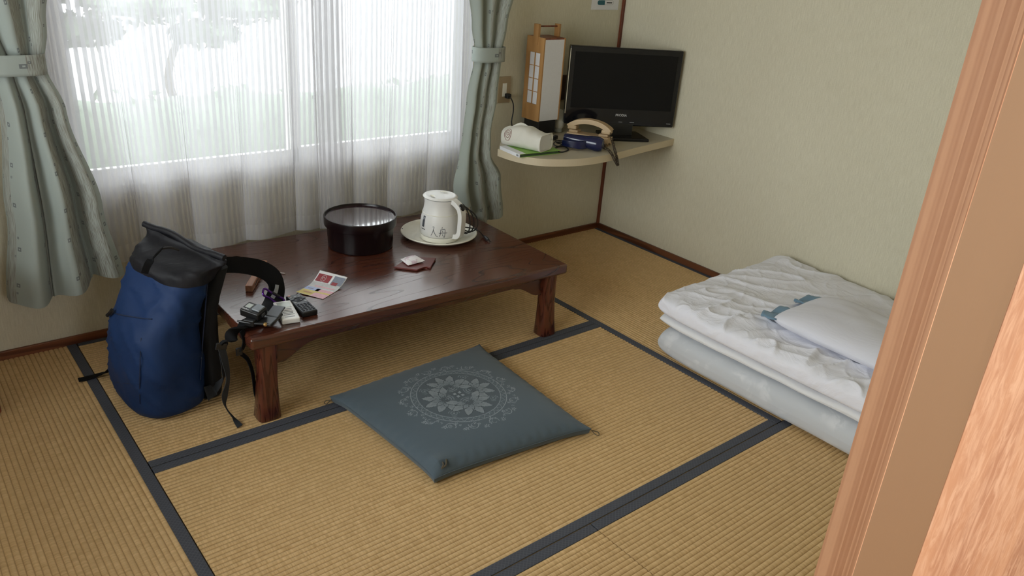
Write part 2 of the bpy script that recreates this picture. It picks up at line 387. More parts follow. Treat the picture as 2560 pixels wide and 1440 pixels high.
M['lcd'] = plain('grey_lcd', (.42, .45, .42), .2, .05, 80)
M['lens'] = plain('lens_glass', (.16, .18, .20), .08, .1, 40, coat=.6)
M['frame'] = plain('aluminium_frame', (.62, .60, .58), .4, .06, 30, metal=.3)
M['ceil'] = plain('ceiling_board', (.60, .52, .38), .8, .08, 6)
M['hallfloor'] = wood('hall_floor_wood', (.25, .12, .05), (.36, .18, .08), 'x', 5, .4)
M['ground'] = plain('pale_concrete', (.27, .27, .28), .9, .06, 1.5)
t = Mt('hedge_leaf', (.06, .12, .05), .6); n = t.noise(t.co(), 6, 3); t.col(t.mix(n, (.035, .062, .036), (.085, .125, .075))); M['leaf'] = t.m
M['bark'] = plain('bark', (.08, .06, .045), .9, .3, 20)
m = bpy.data.materials.new('window_glass'); m.use_nodes = True; nt = m.node_tree
for n in list(nt.nodes): nt.nodes.remove(n)
_o = nt.nodes.new('ShaderNodeOutputMaterial'); _t = nt.nodes.new('ShaderNodeBsdfTransparent'); _g = nt.nodes.new('ShaderNodeBsdfGlossy'); _x = nt.nodes.new('ShaderNodeMixShader'); _fr = nt.nodes.new('ShaderNodeFresnel')
_t.inputs[0].default_value = (.95, .97, .96, 1); _g.inputs['Roughness'].default_value = .02; _fr.inputs[0].default_value = 1.4
nt.links.new(_fr.outputs[0], _x.inputs[0]); nt.links.new(_t.outputs[0], _x.inputs[1]); nt.links.new(_g.outputs[0], _x.inputs[2]); nt.links.new(_x.outputs[0], _o.inputs[0]); M['glass'] = m
M['lampshade'] = plain('ceiling_lamp_diffuser', (.8, .8, .78), .5, .03, 20)

# ================================================================== THE ROOM
W = 0.88; RX0, RY0, H = -4*W, -3*W, 2.4
WX0, WX1, WZ0, WZ1 = -2.595, -.905, .525, 1.95
fl = tag(MB().rng((RX0-.1, RY0-.1, -.10), (.0, .0, -.055)).build('floor', M['hallfloor']), kind='structure', label='tatami floor of six straw mats with blue grey borders')
# one mat mesh, ribs run along the long side
def mat_mesh():
    mb = MB(); L, B, p = 2*W-.003, W-.003, .0152; seg = 6; n = int(round((B-.056)/p)); rows = []
    y0 = -B/2+.028
    for i in range(n*seg+1):
        q = (i % seg)/seg; rows.append((y0+(B-.056)*i/(n*seg), -.0030*(1-(math.sin(PI*q))**.7)))
    prof = [(-B/2, -.055), (-B/2, -.001)] + rows + [(B/2, -.001), (B/2, -.055)]
    v = [(sx*L/2, y, z) for sx in (-1, 1) for y, z in prof]; m = len(prof)
    mb.add(v, [(i, i+1, m+i+1, m+i) for i in range(m-1)] + [(2*m-1, m-1, 0, m)])
    mb.add([], []); mb.f.append(tuple(reversed(range(m)))); mb.f.append(tuple(range(m, 2*m)))
    return mb
mats = [(-2*W, -.5*W, 0), (-2*W, -1.5*W, 0), (-.5*W, -W, PI/2), (-3.5*W, -W, PI/2), (-W, -2.5*W, 0), (-3*W, -2.5*W, 0)]
m0 = b0 = None
for i, (x, y, a) in enumerate(mats):
    if m0 is None:
        o = mat_mesh().build('tatami_mat', M['tatami'], fl, smooth=True, ang=60); m0 = o
        b0 = MB().box((0, 0, -.0275), (2*W-.003, .030, .057)).build('border', M['border'], o, bevel=.0012)
        b0.location = (0, (W-.003)/2-.015, 0); bb = b0.copy(); COL.objects.link(bb); bb.parent = o; bb.location = (0, -(W-.003)/2+.015, 0)
    else:
        o = m0.copy(); COL.objects.link(o); o.parent = fl
        for s in (-1, 1):
            bb = b0.copy(); COL.objects.link(bb); bb.parent = o; bb.location = (0, s*((W-.003)/2-.015), 0)
    o.location = (x, y, 0); o.rotation_euler = (0, 0, a)
def struct(name, mb, mat, label=None, bevel=0): return tag(mb.build(name, mat, bevel=bevel), label=label, kind='structure')
# back wall with the window opening
mb = MB().rng((RX0-.12, 0, -.1), (WX0, .12, H)).rng((WX1, 0, -.1), (.12, .12, H)).rng((WX0, 0, -.1), (WX1, .12, WZ0)).rng((WX0, 0, WZ1), (WX1, .12, H))
struct('wall_back', mb, M['wall'], 'beige papered window wall')
struct('wall_right', MB().rng((0, -2.64, -.1), (.12, 0, H)), M['wall'], 'beige papered wall beside the futon')
mb = MB().rng((RX0-.12, RY0, -.1), (RX0, -2.3, H)).rng((RX0-.12, -.5, -.1), (RX0, 0, H)).rng((RX0-.12, -2.3, -.1), (RX0, -.5, .6)).rng((RX0-.12, -2.3, 2.0), (RX0, -.5, H))
struct('wall_left', mb, M['wall'], 'beige papered side wall with a wide window')
mb = MB().rng((-2.2, -2.66, -.1), (.12, -2.60, H)).rng((RX0-.12, -2.70, -.1), (RX0+.06, -2.64, H)).rng((RX0, -2.70, 1.82), (-2.2, -2.64, H))
struct('wall_rear', mb, M['wall'], 'beige papered wall with the doorway')
struct('ceiling', MB().rng((-4.8, -4.4, H), (.12, .12, H+.08)), M['ceil'], 'board ceiling')
struct('baseboard_back', MB().rng((RX0, -.012, -.055), (0, 0, .030)), M['trim'], 'dark brown wooden strip along the window wall', .002)
struct('baseboard_right', MB().rng((-.012, -2.6, -.055), (0, -.012, .030)), M['trimy'], 'dark brown wooden strip along the futon wall', .002)
struct('trim_1', MB().rng((-.014, -.014, .028), (0, 0, H)), M['trimz'], 'thin red brown strip up the room corner', .002)
# hall behind the doorway (unseen; its window is added for fill daylight)
struct('floor_hall', MB().rng((-4.8, -4.4, -.06), (-.9, -2.72, -.02)), M['hallfloor'], 'wooden hall floor')
mb = MB().rng((-4.8, -4.42, -.06), (-2.9, -4.3, H)).rng((-1.5, -4.42, -.06), (-.9, -4.3, H)).rng((-2.9, -4.42, -.06), (-1.5, -4.3, .8)).rng((-2.9, -4.42, 2.1), (-1.5, -4.3, H))
mb.rng((-4.9, -4.4, -.06), (-4.8, -2.7, H)).rng((-.9, -4.4, -.06), (-.8, -2.66, H)).rng((-4.8, -2.70, -.06), (RX0-.12, -2.64, H))
struct('wall_hall', mb, M['wall'], 'unseen hall wall with a window added for fill daylight')
# window
wf = struct('window_1', MB().rng((WX0, .03, WZ0), (WX0+.04, .09, WZ1)).rng((WX1-.04, .03, WZ0), (WX1, .09, WZ1)).rng((WX0, .0, WZ0-.0), (WX1, .10, WZ0+.035)).rng((WX0, .03, WZ1-.04), (WX1, .09, WZ1)), M['frame'], 'sliding aluminium window behind the sheer curtains', .003)
xm = (WX0+WX1)/2
for k, (a, b, yy) in enumerate(((WX0+.04, xm+.02, .05), (xm-.02, WX1-.04, .075))):
    mb = MB().rng((a, yy-.012, WZ0+.035), (a+.035, yy+.012, WZ1-.04)).rng((b-.035, yy-.012, WZ0+.035), (b, yy+.012, WZ1-.04)).rng((a, yy-.012, WZ0+.035), (b, yy+.012, WZ0+.085)).rng((a, yy-.012, WZ1-.08), (b, yy+.012, WZ1-.04))
    sash = mb.build('sash', M['frame'], wf); MB().rng((a+.03, yy-.002, WZ0+.08), (b-.03, yy+.002, WZ1-.075)).build('pane', M['glass'], sash)
wf = struct('window_2', MB().rng((RX0-.09, -2.3, .6), (RX0-.03, -2.26, 2.0)).rng((RX0-.09, -.54, .6), (RX0-.03, -.5, 2.0)).rng((RX0-.09, -2.26, .6), (RX0-.03, -.54, .64)).rng((RX0-.09, -2.26, 1.96), (RX0-.03, -.54, 2.0)).rng((RX0-.08, -1.42, .64), (RX0-.04, -1.38, 1.96)), M['frame'], 'aluminium window in the side wall')
for a, b in ((-2.26, -1.42), (-1.38, -.54)): MB().rng((RX0-.062, a, .64), (RX0-.058, b, 1.96)).build('pane', M['glass'], wf)
# sliding wooden door standing open at the right
dx, dy0, dy1 = -2.503, -2.660, -2.6897
dr = struct('door_1', MB().rng((dx+.0015, dy0-.0005, .0), (dx+.155, dy1, 1.80)), M['doorstile'], 'plain wooden sliding door at the doorway')
MB().rng((dx, dy0, .0), (dx+.0015, dy1, 1.80)).build('edge_strip', M['dooredge'], dr)
MB().rng((dx+.140, dy0-.004, .02), (dx+.88, dy1+.016, 1.78)).build('core', M['trimz'], dr)  # dark backing added so the gap beside the stile looks shaded
MB().rng((dx+.1615, dy0-.016, .01), (dx+.90, dy1+.001, 1.79)).build('panel', M['doorpanel'], dr, bevel=.001)
# ceiling lamp (above the frame)
cl = thing('ceiling_lamp', 'square white ceiling lamp over the tatami', 'lamp', (-1.76, -1.45, H))
MB().box((0, 0, -.02), (.56, .56, .04)).build('housing', M['lampwood'], cl, bevel=.004)
MB().box((0, 0, -.065), (.50, .50, .05)).build('diffuser', M['lampshade'], cl, bevel=.01)

# ================================================================== OUTSIDE
struct('ground_outside', MB().rng((-14, .3, -.75), (20, 26, -.65)), M['ground'], 'pale bright yard outside the window')
def leaves(mb, c, rad, n, size):
    for _ in range(n):
        d = Vector(rng.normal(size=3)); d.normalize(); p = Vector((c[0]+d.x*rad[0], c[1]+d.y*rad[1], c[2]+d.z*rad[2]))*1.0
        a = Vector(rng.normal(size=3)).normalized(); b = a.orthogonal().normalized(); s = size*rng.uniform(.6, 1.3)
        mb.add([p-a*s, p+b*s*.5, p+a*s, p-b*s*.5], [(0, 1, 2, 3)])
hd = thing('hedge', 'clipped green hedge outside the window', 'hedge', (-.5, 1.5, -.65))
core = MB()
def hf(u, v):
    a = PI*2*v; x = -3.2+u*6.4; e = mnoise.noise(Vector((x*2.2, math.cos(a)*1.5, math.sin(a)*1.5)))
    return Vector((x, .42*math.cos(a)*(1+.15*e), .62+.58*(1 if abs(math.sin(a)) > 1 else math.sin(a))*(1+.10*e)+.04*mnoise.noise(Vector((x*5, 1, 2)))))
core.grid(hf, 80, 20).build('hedge_body', M['leaf'], hd, smooth=True)
mb = MB()
for i in range(60): leaves(mb, (-3.1+i*.105, 0, .62), (.10, .44, .62), 40, .035)
lv = mb.build('foliage', M['leaf'], hd); lv['kind'] = 'stuff'
tr = thing('garden_tree', 'dark garden tree with cloud shaped foliage outside the window', 'tree', (-1.15, 3.4, -.65))
MB().tube([(0, .1, 0), (.05, .1, .5), (-.05, .1, .95), (.12, .1, 1.4), (.1, .1, 1.6)], lambda t: .045*(1-.6*t), 8, 6).build('trunk', M['bark'], tr, smooth=True)
for k, (a, b, c, r) in enumerate([(-1.15, 0, 1.42, .24), (-.62, .1, 1.30, .22), (-.25, -.1, 1.50, .30), (.22, 0, 1.28, .20), (.55, .1, 1.46, .26), (-.85, .1, 1.62, .30), (.05, .1, 1.70, .34), (.95, .2, 1.62, .30), (-1.35, .1, 1.15, .16)]):
    mb = MB(); mb.lathe([(.02, -.45), (.7, -.3), (1, 0), (.8, .3), (.35, .5), (.02, .55)], n=14); mb.v = [Vector((a+p.x*r*1.25, b+p.y*r, c+p.z*r*.75)) for p in mb.v]
    leaves(mb, (a, b, c), (r*1.25, r, r*.45), 160, .05); mb.build('foliage_clump', M['leaf'], tr)

# ================================================================== CURTAINS
def wave(u, n, seed):
    s = math.sin(2*PI*n*u+seed) + .35*math.sin(2*PI*n*2.1*u+seed*2.3) + .3*math.sin(2*PI*n*.43*u+seed*1.7)
    return s/1.4
def sheer(name, x0, x1, n, seed, mat, label, hem, fab):
    def fn(u, v):
        uu = u + .012*math.sin(2*PI*n*u+seed+1.2)
        z = hem + .006*math.sin(u*9+seed) + v*(2.02-hem)
        amp = .022*(1-.15*v)
        x = x0 + (x1-x0)*u + .036*(1-.35*v)*math.sin(2*PI*n*u+seed+1.35) + .012*math.sin(3*v+u*6+seed)*(1-v)
        ed = max(0, (u-.88)/.12) if seed < 1 else max(0, (.16-u)/.16)
        return Vector((x, -.062 + amp*(1-.75*ed)*wave(u, n, seed + .25*math.sin(v*2.5)) + (.013 if seed < 1 else -.013)*ed, z))
    o = MB().grid(fn, 220, 26, uvfn=lambda u, v: (u*fab, v*(2.02-hem))).build(name, mat, smooth=True, ang=180)
    return tag(o, label, 'curtain', 'sheer curtains at the window')
sheer('sheer_curtain', -2.635, -1.60, 5.2, .6, M['sheer'], 'sheer white striped curtain next to the drape behind the backpack', .300, 1.85)
sheer('sheer_curtain', -1.705, -.955, 4.3, 2.2, M['sheer2'], 'sheer white striped curtain beside the kettle and shelf', .296, 1.40)

def drape(name, label, keys, ym, n, seed, fab, hemfn, tie):
    """keys: (z, xl, xr, amp, y) from hem to top"""
    def at(z):
        ks = keys
        if z <= ks[0][0]: return ks[0][1:]
        for a, b in zip(ks, ks[1:]):
            if z <= b[0]:
                t = (z-a[0])/(b[0]-a[0]); t = t*t*(3-2*t); return tuple(p+(q-p)*t for p, q in zip(a[1:], b[1:]))
        return ks[-1][1:]
    root = thing(name, label, 'curtain', (at(.3)[0], ym, keys[0][0]), 0, 'tied green drapes')
    def fn(u, v):
        zt = 2.02; z = hemfn(u) + v*(zt-hemfn(u)); xl, xr, amp, yy = at(z)
        w = wave(u, n, seed)
        xx = xl+(xr-xl)*u + .30*(xr-xl)/n*math.cos(2*PI*n*u+seed)*.5
        wr = .006*mnoise.noise(Vector((u*9, z*7, seed)))*(1 if z < .95 else .4)
        return Vector((xx, yy+amp*w+wr, z))
    MB().grid(fn, 170, 60, uvfn=lambda u, v: (u*fab+seed*.07, v*(2.02-hemfn(u)))).build('panel', M['drape'], root, smooth=True, ang=180, world=True)
    zc, xa, xb, ya, yb, sl = tie; cx, cy = (xa+xb)/2, (ya+yb)/2
    def tf(u, v):
        a = 2*PI*u; n4 = 2.6; ca, sa = math.cos(a), math.sin(a)
        x = cx+(xb-xa)/2*math.copysign(abs(ca)**(2/n4), ca); y = cy+(yb-ya)/2*math.copysign(abs(sa)**(2/n4), sa)
        return Vector((x, y, zc-.030+.060*v+sl*(x-cx)))
    mb = MB(); mb.grid(tf, 64, 6, True, uvfn=lambda u, v: (u*.42, .03+v*.06))
    tb = mb.build('tieback', M['drape'], root, smooth=True, ang=180, world=True)
    sd = tb.modifiers.new('thick', 'SOLIDIFY'); sd.thickness = .004
    return root
drape('drape', 'pale green striped drape tied back above the backpack', [(.24, -2.835, -2.492, .054, -.150), (.55, -2.79, -2.53, .050, -.150), (.86, -2.755, -2.585, .032, -.14), (.995, -2.755, -2.618, .014, -.125), (1.10, -2.80, -2.60, .022, -.125), (1.3, -2.88, -2.57, .030, -.125), (2.02, -2.98, -2.55, .032, -.125)],
      -.125, 2.7, 1.1, .78, lambda u: .262-.018*math.sin(u*5.2)+.022*u*u, (.998, -2.765, -2.608, -.165, -.085, .0))
drape('drape', 'pale green striped drape tied back beside the corner shelf', [(.23, -1.075, -.850, .030, -.185), (.45, -1.125, -.890, .030, -.195), (.57, -1.110, -.957, .024, -.200), (.66, -1.095, -.957, .022, -.195), (.80, -1.062, -.915, .02, -.17), (.985, -1.015, -.885, .014, -.15), (1.10, -1.03, -.86, .020, -.14), (1.3, -1.06, -.81, .026, -.135), (2.02, -1.10, -.74, .030, -.13)],
      -.18, 2.6, 2.6, .74, lambda u: (.330 if u < .16 else .252 if u > .24 else .330-.078*(u-.16)/.08) + .012*math.sin(u*7) + (.03*max(0, u-.8)/.2), (.985, -1.028, -.872, -.192, -.105, .0))

# ================================================================== LOW TABLE
TZ = .305
tb = thing('low_table', 'low red brown lacquered wooden table with bracketed apron', 'table', (-1.685, -.480, 0), -.021)
HX, HY = .625, .385
MB().rng((-HX, -HY, TZ-.040), (HX, HY, TZ)).build('tabletop', M['table'], tb, bevel=.010, seg=4)
def apron_poly(L):
    h = L/2; b = .085; pts = [(-h, 0), (-h, -b), (-h+.085, -b)]
    for k in range(9): a = k/8; pts.append((-h+.085+.105*a, -b+.047*(math.sin(a*PI/2)**1.4 if k < 8 else 1)))
    pts += [(-h+.20, -.034)]
    pts += [(-x, y) for x, y in reversed(pts)]
    return pts
for s in (-1, 1):
    Mx = Matrix(((1, 0, 0, 0), (0, 0, 1, s*(HY-.055)-.011), (0, 1, 0, TZ-.040), (0, 0, 0, 1)))
    MB().prism(apron_poly(2*HX-.06), 0, .022, Mx).build('apron', M['table'], tb, bevel=.002)
    My = Matrix(((0, 0, 1, s*(HX-.075)-.011), (1, 0, 0, 0), (0, 1, 0, TZ-.040), (0, 0, 0, 1)))
    MB().prism(apron_poly(2*HY-.10), 0, .022, My).build('apron', M['table'], tb, bevel=.002)
    for sy in (-1, 1):
        cx, cy = s*(HX-.062), sy*(HY-.045)
        prof = []
        mb = MB(); ring = []
        for z, a, b in ((0, .036, .033), (.004, .038, .035), (.06, .033, .031), (.14, .029, .028), (.225, .030, .029), (TZ-.040, .032, .030)):
            for k in range(16):
                t_ = 2*PI*k/16; ca, sa = math.cos(t_), math.sin(t_); e = .5
                ring.append((cx+a*math.copysign(abs(ca)**e, ca)+s*.010*(1-z/.26), cy+b*math.copysign(abs(sa)**e, sa), z))
        f = [tuple(reversed(range(16)))]
        for i in range(5):
            for k in range(16): f.append((i*16+k, i*16+(k+1) % 16, (i+1)*16+(k+1) % 16, (i+1)*16+k))
        mb.add(ring, f + [tuple(range(80, 96))]); mb.build('leg', M['tableleg'], tb, smooth=True, ang=50)

# ================================================================== THINGS ON THE TABLE
# round lacquer box
bc = thing('lacquer_box', 'round black lacquer tea box with a dished glossy lid', 'box', (-1.660, -.317, TZ))
MB().lathe([(.120, 0), (.124, .004), (.127, .06), (.1285, .094)], n=64).build('body', M['lacquer'], bc, smooth=True)
MB().lathe([(.1285, .088), (.1375, .089), (.1385, .094), (.1390, .121), (.1380, .1245), (.1345, .1250), (.1325, .1215), (.131, .116)], n=64, cap=False).build('lid_rim', M['lacquer'], bc, smooth=True)
MB().lathe([(.1312, .1165), (.125, .1150), (.10, .1125), (.06, .1100), (.03, .1092), (.002, .109)], n=64).build('lid', M['lacquerlid'], bc, smooth=True, ang=80)
# tray
TR = (-1.338, -.385)
MB_ = MB().lathe([(.085, .0), (.118, .002), (.128, .006), (.150, .017), (.1555, .022), (.1535, .0255), (.148, .0245), (.140, .019), (.130, .012), (.110, .0095), (.002, .0095)], n=64)
ty = thing('serving_tray', 'round cream plastic tray under the kettle', 'tray', (*TR, TZ))
MB_.build('dish', M['cream'], ty, smooth=True, ang=70)
for a in (-1.95, .65, 2.5):
    MB().box((.149*math.cos(a), .149*math.sin(a), .0248), (.010, .004, .0012), rotz(a+PI/2)).build('rim_slot', M['ink'], ty)
# kettle
KC = Vector((-1.357, -.418, TZ+.0095)); kt = thing('electric_kettle', 'white electric kettle with black button and handwriting on the cream tray', 'kettle', KC)
MB().lathe([(.070, 0), (.077, .003), (.0775, .016), (.074, .020), (.002, .020)], n=56).build('power_base', M['cream'], kt, smooth=True)
kprof = [(.074, .021), (.0785, .026), (.0805, .045), (.0795, .065), (.0765, .090), (.0715, .110), (.0680, .124), (.0652, .138), (.0640, .150), (.0645, .160), (.0665, .170)]
def kr(z):
    for (r0, z0), (r1, z1) in zip(kprof, kprof[1:]):
        if z <= z1: return r0+(r1-r0)*(z-z0)/(z1-z0)
    return kprof[-1][0]
MB().lathe(kprof + [(.060, .172), (.002, .172)], n=64).build('body', M['white'], kt, smooth=True, ang=60)
MB().lathe([(.0713, .1105), (.0722, .112), (.0708, .1135)], n=64, cap=False).build('seam_ring', M['cream'], kt, smooth=True)
tow = (Vector((CAM.x, CAM.y, 0))-Vector((KC.x, KC.y, 0))).normalized(); A0 = math.atan2(tow.y, tow.x)
HA = A0 + math.radians(52)
hd_, hs = Vector((math.cos(HA), math.sin(HA), 0)), Vector((-math.sin(HA), math.cos(HA), 0))
lid = MB(); SP = HA+PI
def lidf(u, v):
    a = 2*PI*u; r = v; ex = 1+.12*max(0, math.cos(a-SP))**3
    dish = -.004*(1-v*v) if v < .8 else 0
    z = .1735 + .007*(1 if v < .86 else max(0, 1-((v-.86)/.14)**2)) + dish
    return Vector((.0675*r*ex*math.cos(a), .0675*r*ex*math.sin(a), z))
lid.grid(lidf, 56, 14, True); lid.build('lid', M['white'], kt, smooth=True, ang=80)
for a, w, l in ((A0-.95, .016, .030), (A0+PI-.3, .010, .040)):
    mb = MB().lathe([(.5, 0), (.42, -.0012), (.02, -.0026)], n=24, cap=False); R = rotz(a); c0 = Vector((.040*math.cos(a), .040*math.sin(a), .1790))
    mb.v = [c0 + R @ Vector((p.x*w, p.y*l, p.z+.0026)) for p in mb.v]; mb.build('lid_recess', M['creamold'] if False else M['cream'], kt, smooth=True)
hp = [hd_*.052+Vector((0, 0, .168)), hd_*.072+Vector((0, 0, .164)), hd_*.098+Vector((0, 0, .146)), hd_*.107+Vector((0, 0, .118)), hd_*.106+Vector((0, 0, .075)), hd_*.103+Vector((0, 0, .045)), hd_*.092+Vector((0, 0, .030)), hd_*.072+Vector((0, 0, .027))]
MB().ribbon(hp, [hs]*len(hp), [.030, .030, .031, .030, .029, .029, .029, .030], .019, 8).build('handle', M['white'], kt, smooth=True, bevel=.007, seg=3, ang=60)
bm_ = MB().lathe([(.0125, -.004), (.0120, .0015), (.008, .004), (.001, .0048)], n=24); Fm = frame(hd_*.1065+Vector((0, 0, .1530)), hs, hd_*.75+Vector((0, 0, .66)))
bm_.v = [Fm @ Vector((p.x*.95, p.y*1.2, p.z)) for p in bm_.v]; bm_.build('button', M['glossblack'], kt, smooth=True, ang=60)
def onk(a, z, d=.0006): r = kr(z)+d; return Vector((r*math.cos(a), r*math.sin(a), z))
def patch(a0, a1, z0, z1, d, nm, mat, nu=8, nv=8):
    MB().grid(lambda u, v: onk(a0+(a1-a0)*u, z0+(z1-z0)*v, d), nu, nv).build(nm, mat, kt, smooth=True)
AL = A0 - math.radians(56)
patch(AL-.09, AL+.09, .060, .104, .0008, 'water_gauge', M['remotegrey']); patch(AL-.05, AL+.05, .090, .100, .0014, 'gauge_window', M['button'])
patch(AL-.12, AL+.16, .050, .053, .0008, 'print_line', M['ink'])
def stroke(pts, nm='handwriting'):
    MB().tube([onk(A0-.44+a*.0180, .030+z*.0028, .0004) for a, z in pts], .0010, 5, 4).build(nm, M['remotegrey'], kt)
# the two characters written on the side
for s_ in ([(4, 14), (8, 14.5), (6.5, 10), (3.5, 5), (0, 1.5)], [(6.5, 10), (10, 6), (14, 2.2), (19, .5)], [(31, 15), (30, 12.5)], [(27, 11.5), (26.5, 6), (24, 1)], [(26, 11), (32, 11.5), (38, 11.8), (38.5, 6), (37.5, 0), (34.5, 1.2)], [(22, 6.2), (32, 6.5), (45, 6.4)], [(32, 9.5), (32.4, 7.5)], [(31.5, 4.5), (33, 2.5)]): stroke(s_)
# kettle cord, looped beside the kettle
vh = Vector((_f.x, _f.y, 0)).normalized()
def UP(x, y, P, off=0.0): d = ray(x, y); P = Vector(P)+vh*off; return CAM + d*(((P-CAM).dot(vh))/d.dot(vh))
cq = Vector((-1.262, -.455, .33)); cp = [UZ(1143, 583, .325)]
for k_ in range(3):
    cx_, rx_, ry_ = 1157+k_*6, 17+k_*4, 38-k_*5
    for j_ in range(8):
        a_ = PI*.62-2*PI*j_/8; cp.append(UP(cx_+rx_*math.cos(a_)+6*math.sin(a_), 547+ry_*math.sin(a_)+k_*2, cq, .012*k_-.01))
cp += [UP(1150, 566, cq, .03), UZ(1182, 571, .334), UZ(1196, 577, .333), UZ(1207, 588, .312)]
mb = MB().tube(cp, .0026, 8, 6); mb.build('cord', M['cord'], kt, smooth=True, world=True)
a, b = UZ(1207, 588, .313), UZ(1221, 601, .312); d = (b-a).normalized(); mb = MB().tube([a, a+(b-a)*.25, a+(b-a)*.3, a+(b-a)*.7, b], lambda t: [.0035, .0035, .0065, .0085, .0070][min(4, int(t*4.01))], 10); pl = mb.build('plug', M['cord'], kt, smooth=True, world=True)
sd = d.cross(Vector((0, 0, 1))); MB().box(b+d*.008+sd*.005, (.016, .0012, .006), frame((0, 0, 0), d, (0, 0, 1)).to_3x3()).box(b+d*.008-sd*.005, (.016, .0012, .006), frame((0, 0, 0), d, (0, 0, 1)).to_3x3()).build('prong', M['chrome'], pl, world=True)
# coaster with a bite in its edge, and the tea sachet
q = [UZ(x, y, TZ+.010) for x, y in ((985, 666), (1043, 673))]
ed = (q[1]-q[0]).normalized(); per = Vector((-ed.y, ed.x, 0)); P0 = q[0]; Lf = (UZ(1090, 643.7, TZ+.010)-P0); lx, ly = Lf.dot(ed), Lf.dot(per); l1 = (q[1]-q[0]).length
pts = [(0, 0), (l1, 0)]
r2 = UZ(1076, 667.5, TZ+.010)-P0; x2, y2 = r2.dot(ed), r2.dot(per)
for k in range(1, 8): a = k/8; pts.append((l1+(x2-l1)*a, y2*a+.016*math.sin(PI*a)))
pts += [(x2, y2), (lx, ly)]
b2 = UZ(1050, 641.5, TZ+.010)-P0; b1 = UZ(1007, 652, TZ+.010)-P0
pts += [(b2.dot(ed), b2.dot(per)), ((b1+b2).dot(ed)/2+.002, (b1+b2).dot(per)/2-.008), (b1.dot(ed), b1.dot(per))]
co = thing('coaster', 'dark red lacquered coaster with a curved notch under the sachet', 'coaster', (P0.x, P0.y, TZ))
Mc = frame(P0, ed, (0, 0, 1)); Mc.translation.z = TZ
cmb = MB().prism(pts, .002, .0085, Mc); cmb.build('plate', M['coaster'], co, world=True, bevel=.0012)
MB().prism([(x*.86+lx*.06, y*.8+.006) for x, y in pts], 0, .0022, Mc).build('foot', M['coaster'], co, world=True)
S4 = [UZ(1001, 648, TZ+.014), UZ(1020, 664, TZ+.012), UZ(1063, 652, TZ+.016), UZ(1037, 638, TZ+.019)]
def sac(u, v):
    p = S4[0]*(1-u)*(1-v)+S4[1]*(1-u)*v+S4[2]*u*v+S4[3]*u*(1-v); h = (16*u*(1-u)*v*(1-v))**.6*.011
    return p + Vector((0, 0, h+.0015*mnoise.noise(Vector((u*7, v*7, 3)))))
mb = MB().grid(sac, 20, 20); mb2 = MB().grid(lambda u, v: sac(u, v)-Vector((0, 0, 1.55*(16*u*(1-u)*v*(1-v))**.6*.010)), 20, 20); mb.add(mb2.v, [tuple(reversed(f)) for f in mb2.f])
so = mb.build('tea_sachet', M['sachet'], smooth=True, ang=180); tag(so, 'small white and pink sachet lying on the red coaster', 'sachet')
# leaflet: curled paper strip with printed fields
C0, C1 = UZ(740, 730, TZ+.004), UZ(808, 748, TZ+.001); D0, D1 = UZ(800, 677, TZ+.030), UZ(869, 694, TZ+.026)
def leafp(u, v):
    a = C0+(C1-C0)*u; b = D0+(D1-D0)*u; p = a+(b-a)*v
    z = TZ+.0012 + .0030*(1-u)*max(0, 1-v*5) + .031*max(0, (v-.48)/.52)**1.8*(1-.15*u)
    return Vector((p.x, p.y, z))
lf = thing('leaflet', 'curled glossy printed leaflet lying beside the remotes', 'leaflet', (C1.x, C1.y, TZ))
pm = MB().grid(leafp, 16, 40).build('sheet', M['whitepaper'], lf, smooth=True, world=True); sdm = pm.modifiers.new('thick', 'SOLIDIFY'); sdm.thickness = .0004
def field(nm, u0, u1, v0, v1, mat, d=.0004):
    MB().grid(lambda u, v: leafp(u0+(u1-u0)*u, v0+(v1-v0)*v)+Vector((0, 0, d)), 6, 8).build(nm, mat, lf, smooth=True, world=True)
pc = lambda n, c: plain(n, c, .3, .18, 130)
yel, pnk, blu, red, gry, pgr = pc('yellow_print', (.62, .50, .13)), pc('pink_print', (.66, .36, .42)), pc('blue_print', (.33, .40, .68)), pc('red_print', (.26, .02, .03)), pc('slate_print', (.20, .22, .28)), pc('silver_print', (.50, .50, .50))
field('yellow_panel', .0, 1, .0, .30, yel); field('pink_panel', .5, 1.0, .0, .22, pnk, .0007); field('blue_panel', .0, .52, .30, .47, blu); field('pink_band', .4, 1, .30, .44, pnk); field('silver_panel', .0, 1, .47, .70, pgr)
field('red_panel', .04, .52, .72, .93, red, .0009); field('photo_panel', .60, .98, .70, .95, gry, .0009); field('red_photo', .64, .84, .68, .78, red, .0013); field('pink_headline', .2, .9, .52, .57, pnk, .0009); field('ink_stroke', .1, .3, .36, .40, gry, .0009); field('orange_headline', .12, .42, .13, .2, pc('orange_print', (.55, .28, .12)), .0009)
mb = MB().tube([leafp(.28+.075*math.cos(k*PI/10), .825+.085*math.sin(k*PI/10))+Vector((0, 0, .0013)) for k in range(20)], .0006, 5, closed=True); mb.tube([leafp(.28+.035*math.cos(k*PI/6), .825+.04*math.sin(k*PI/6))+Vector((0, 0, .0013)) for k in range(9)], .0006, 5); mb.build('ring_emblem', M['whitepaper'], lf, world=True)
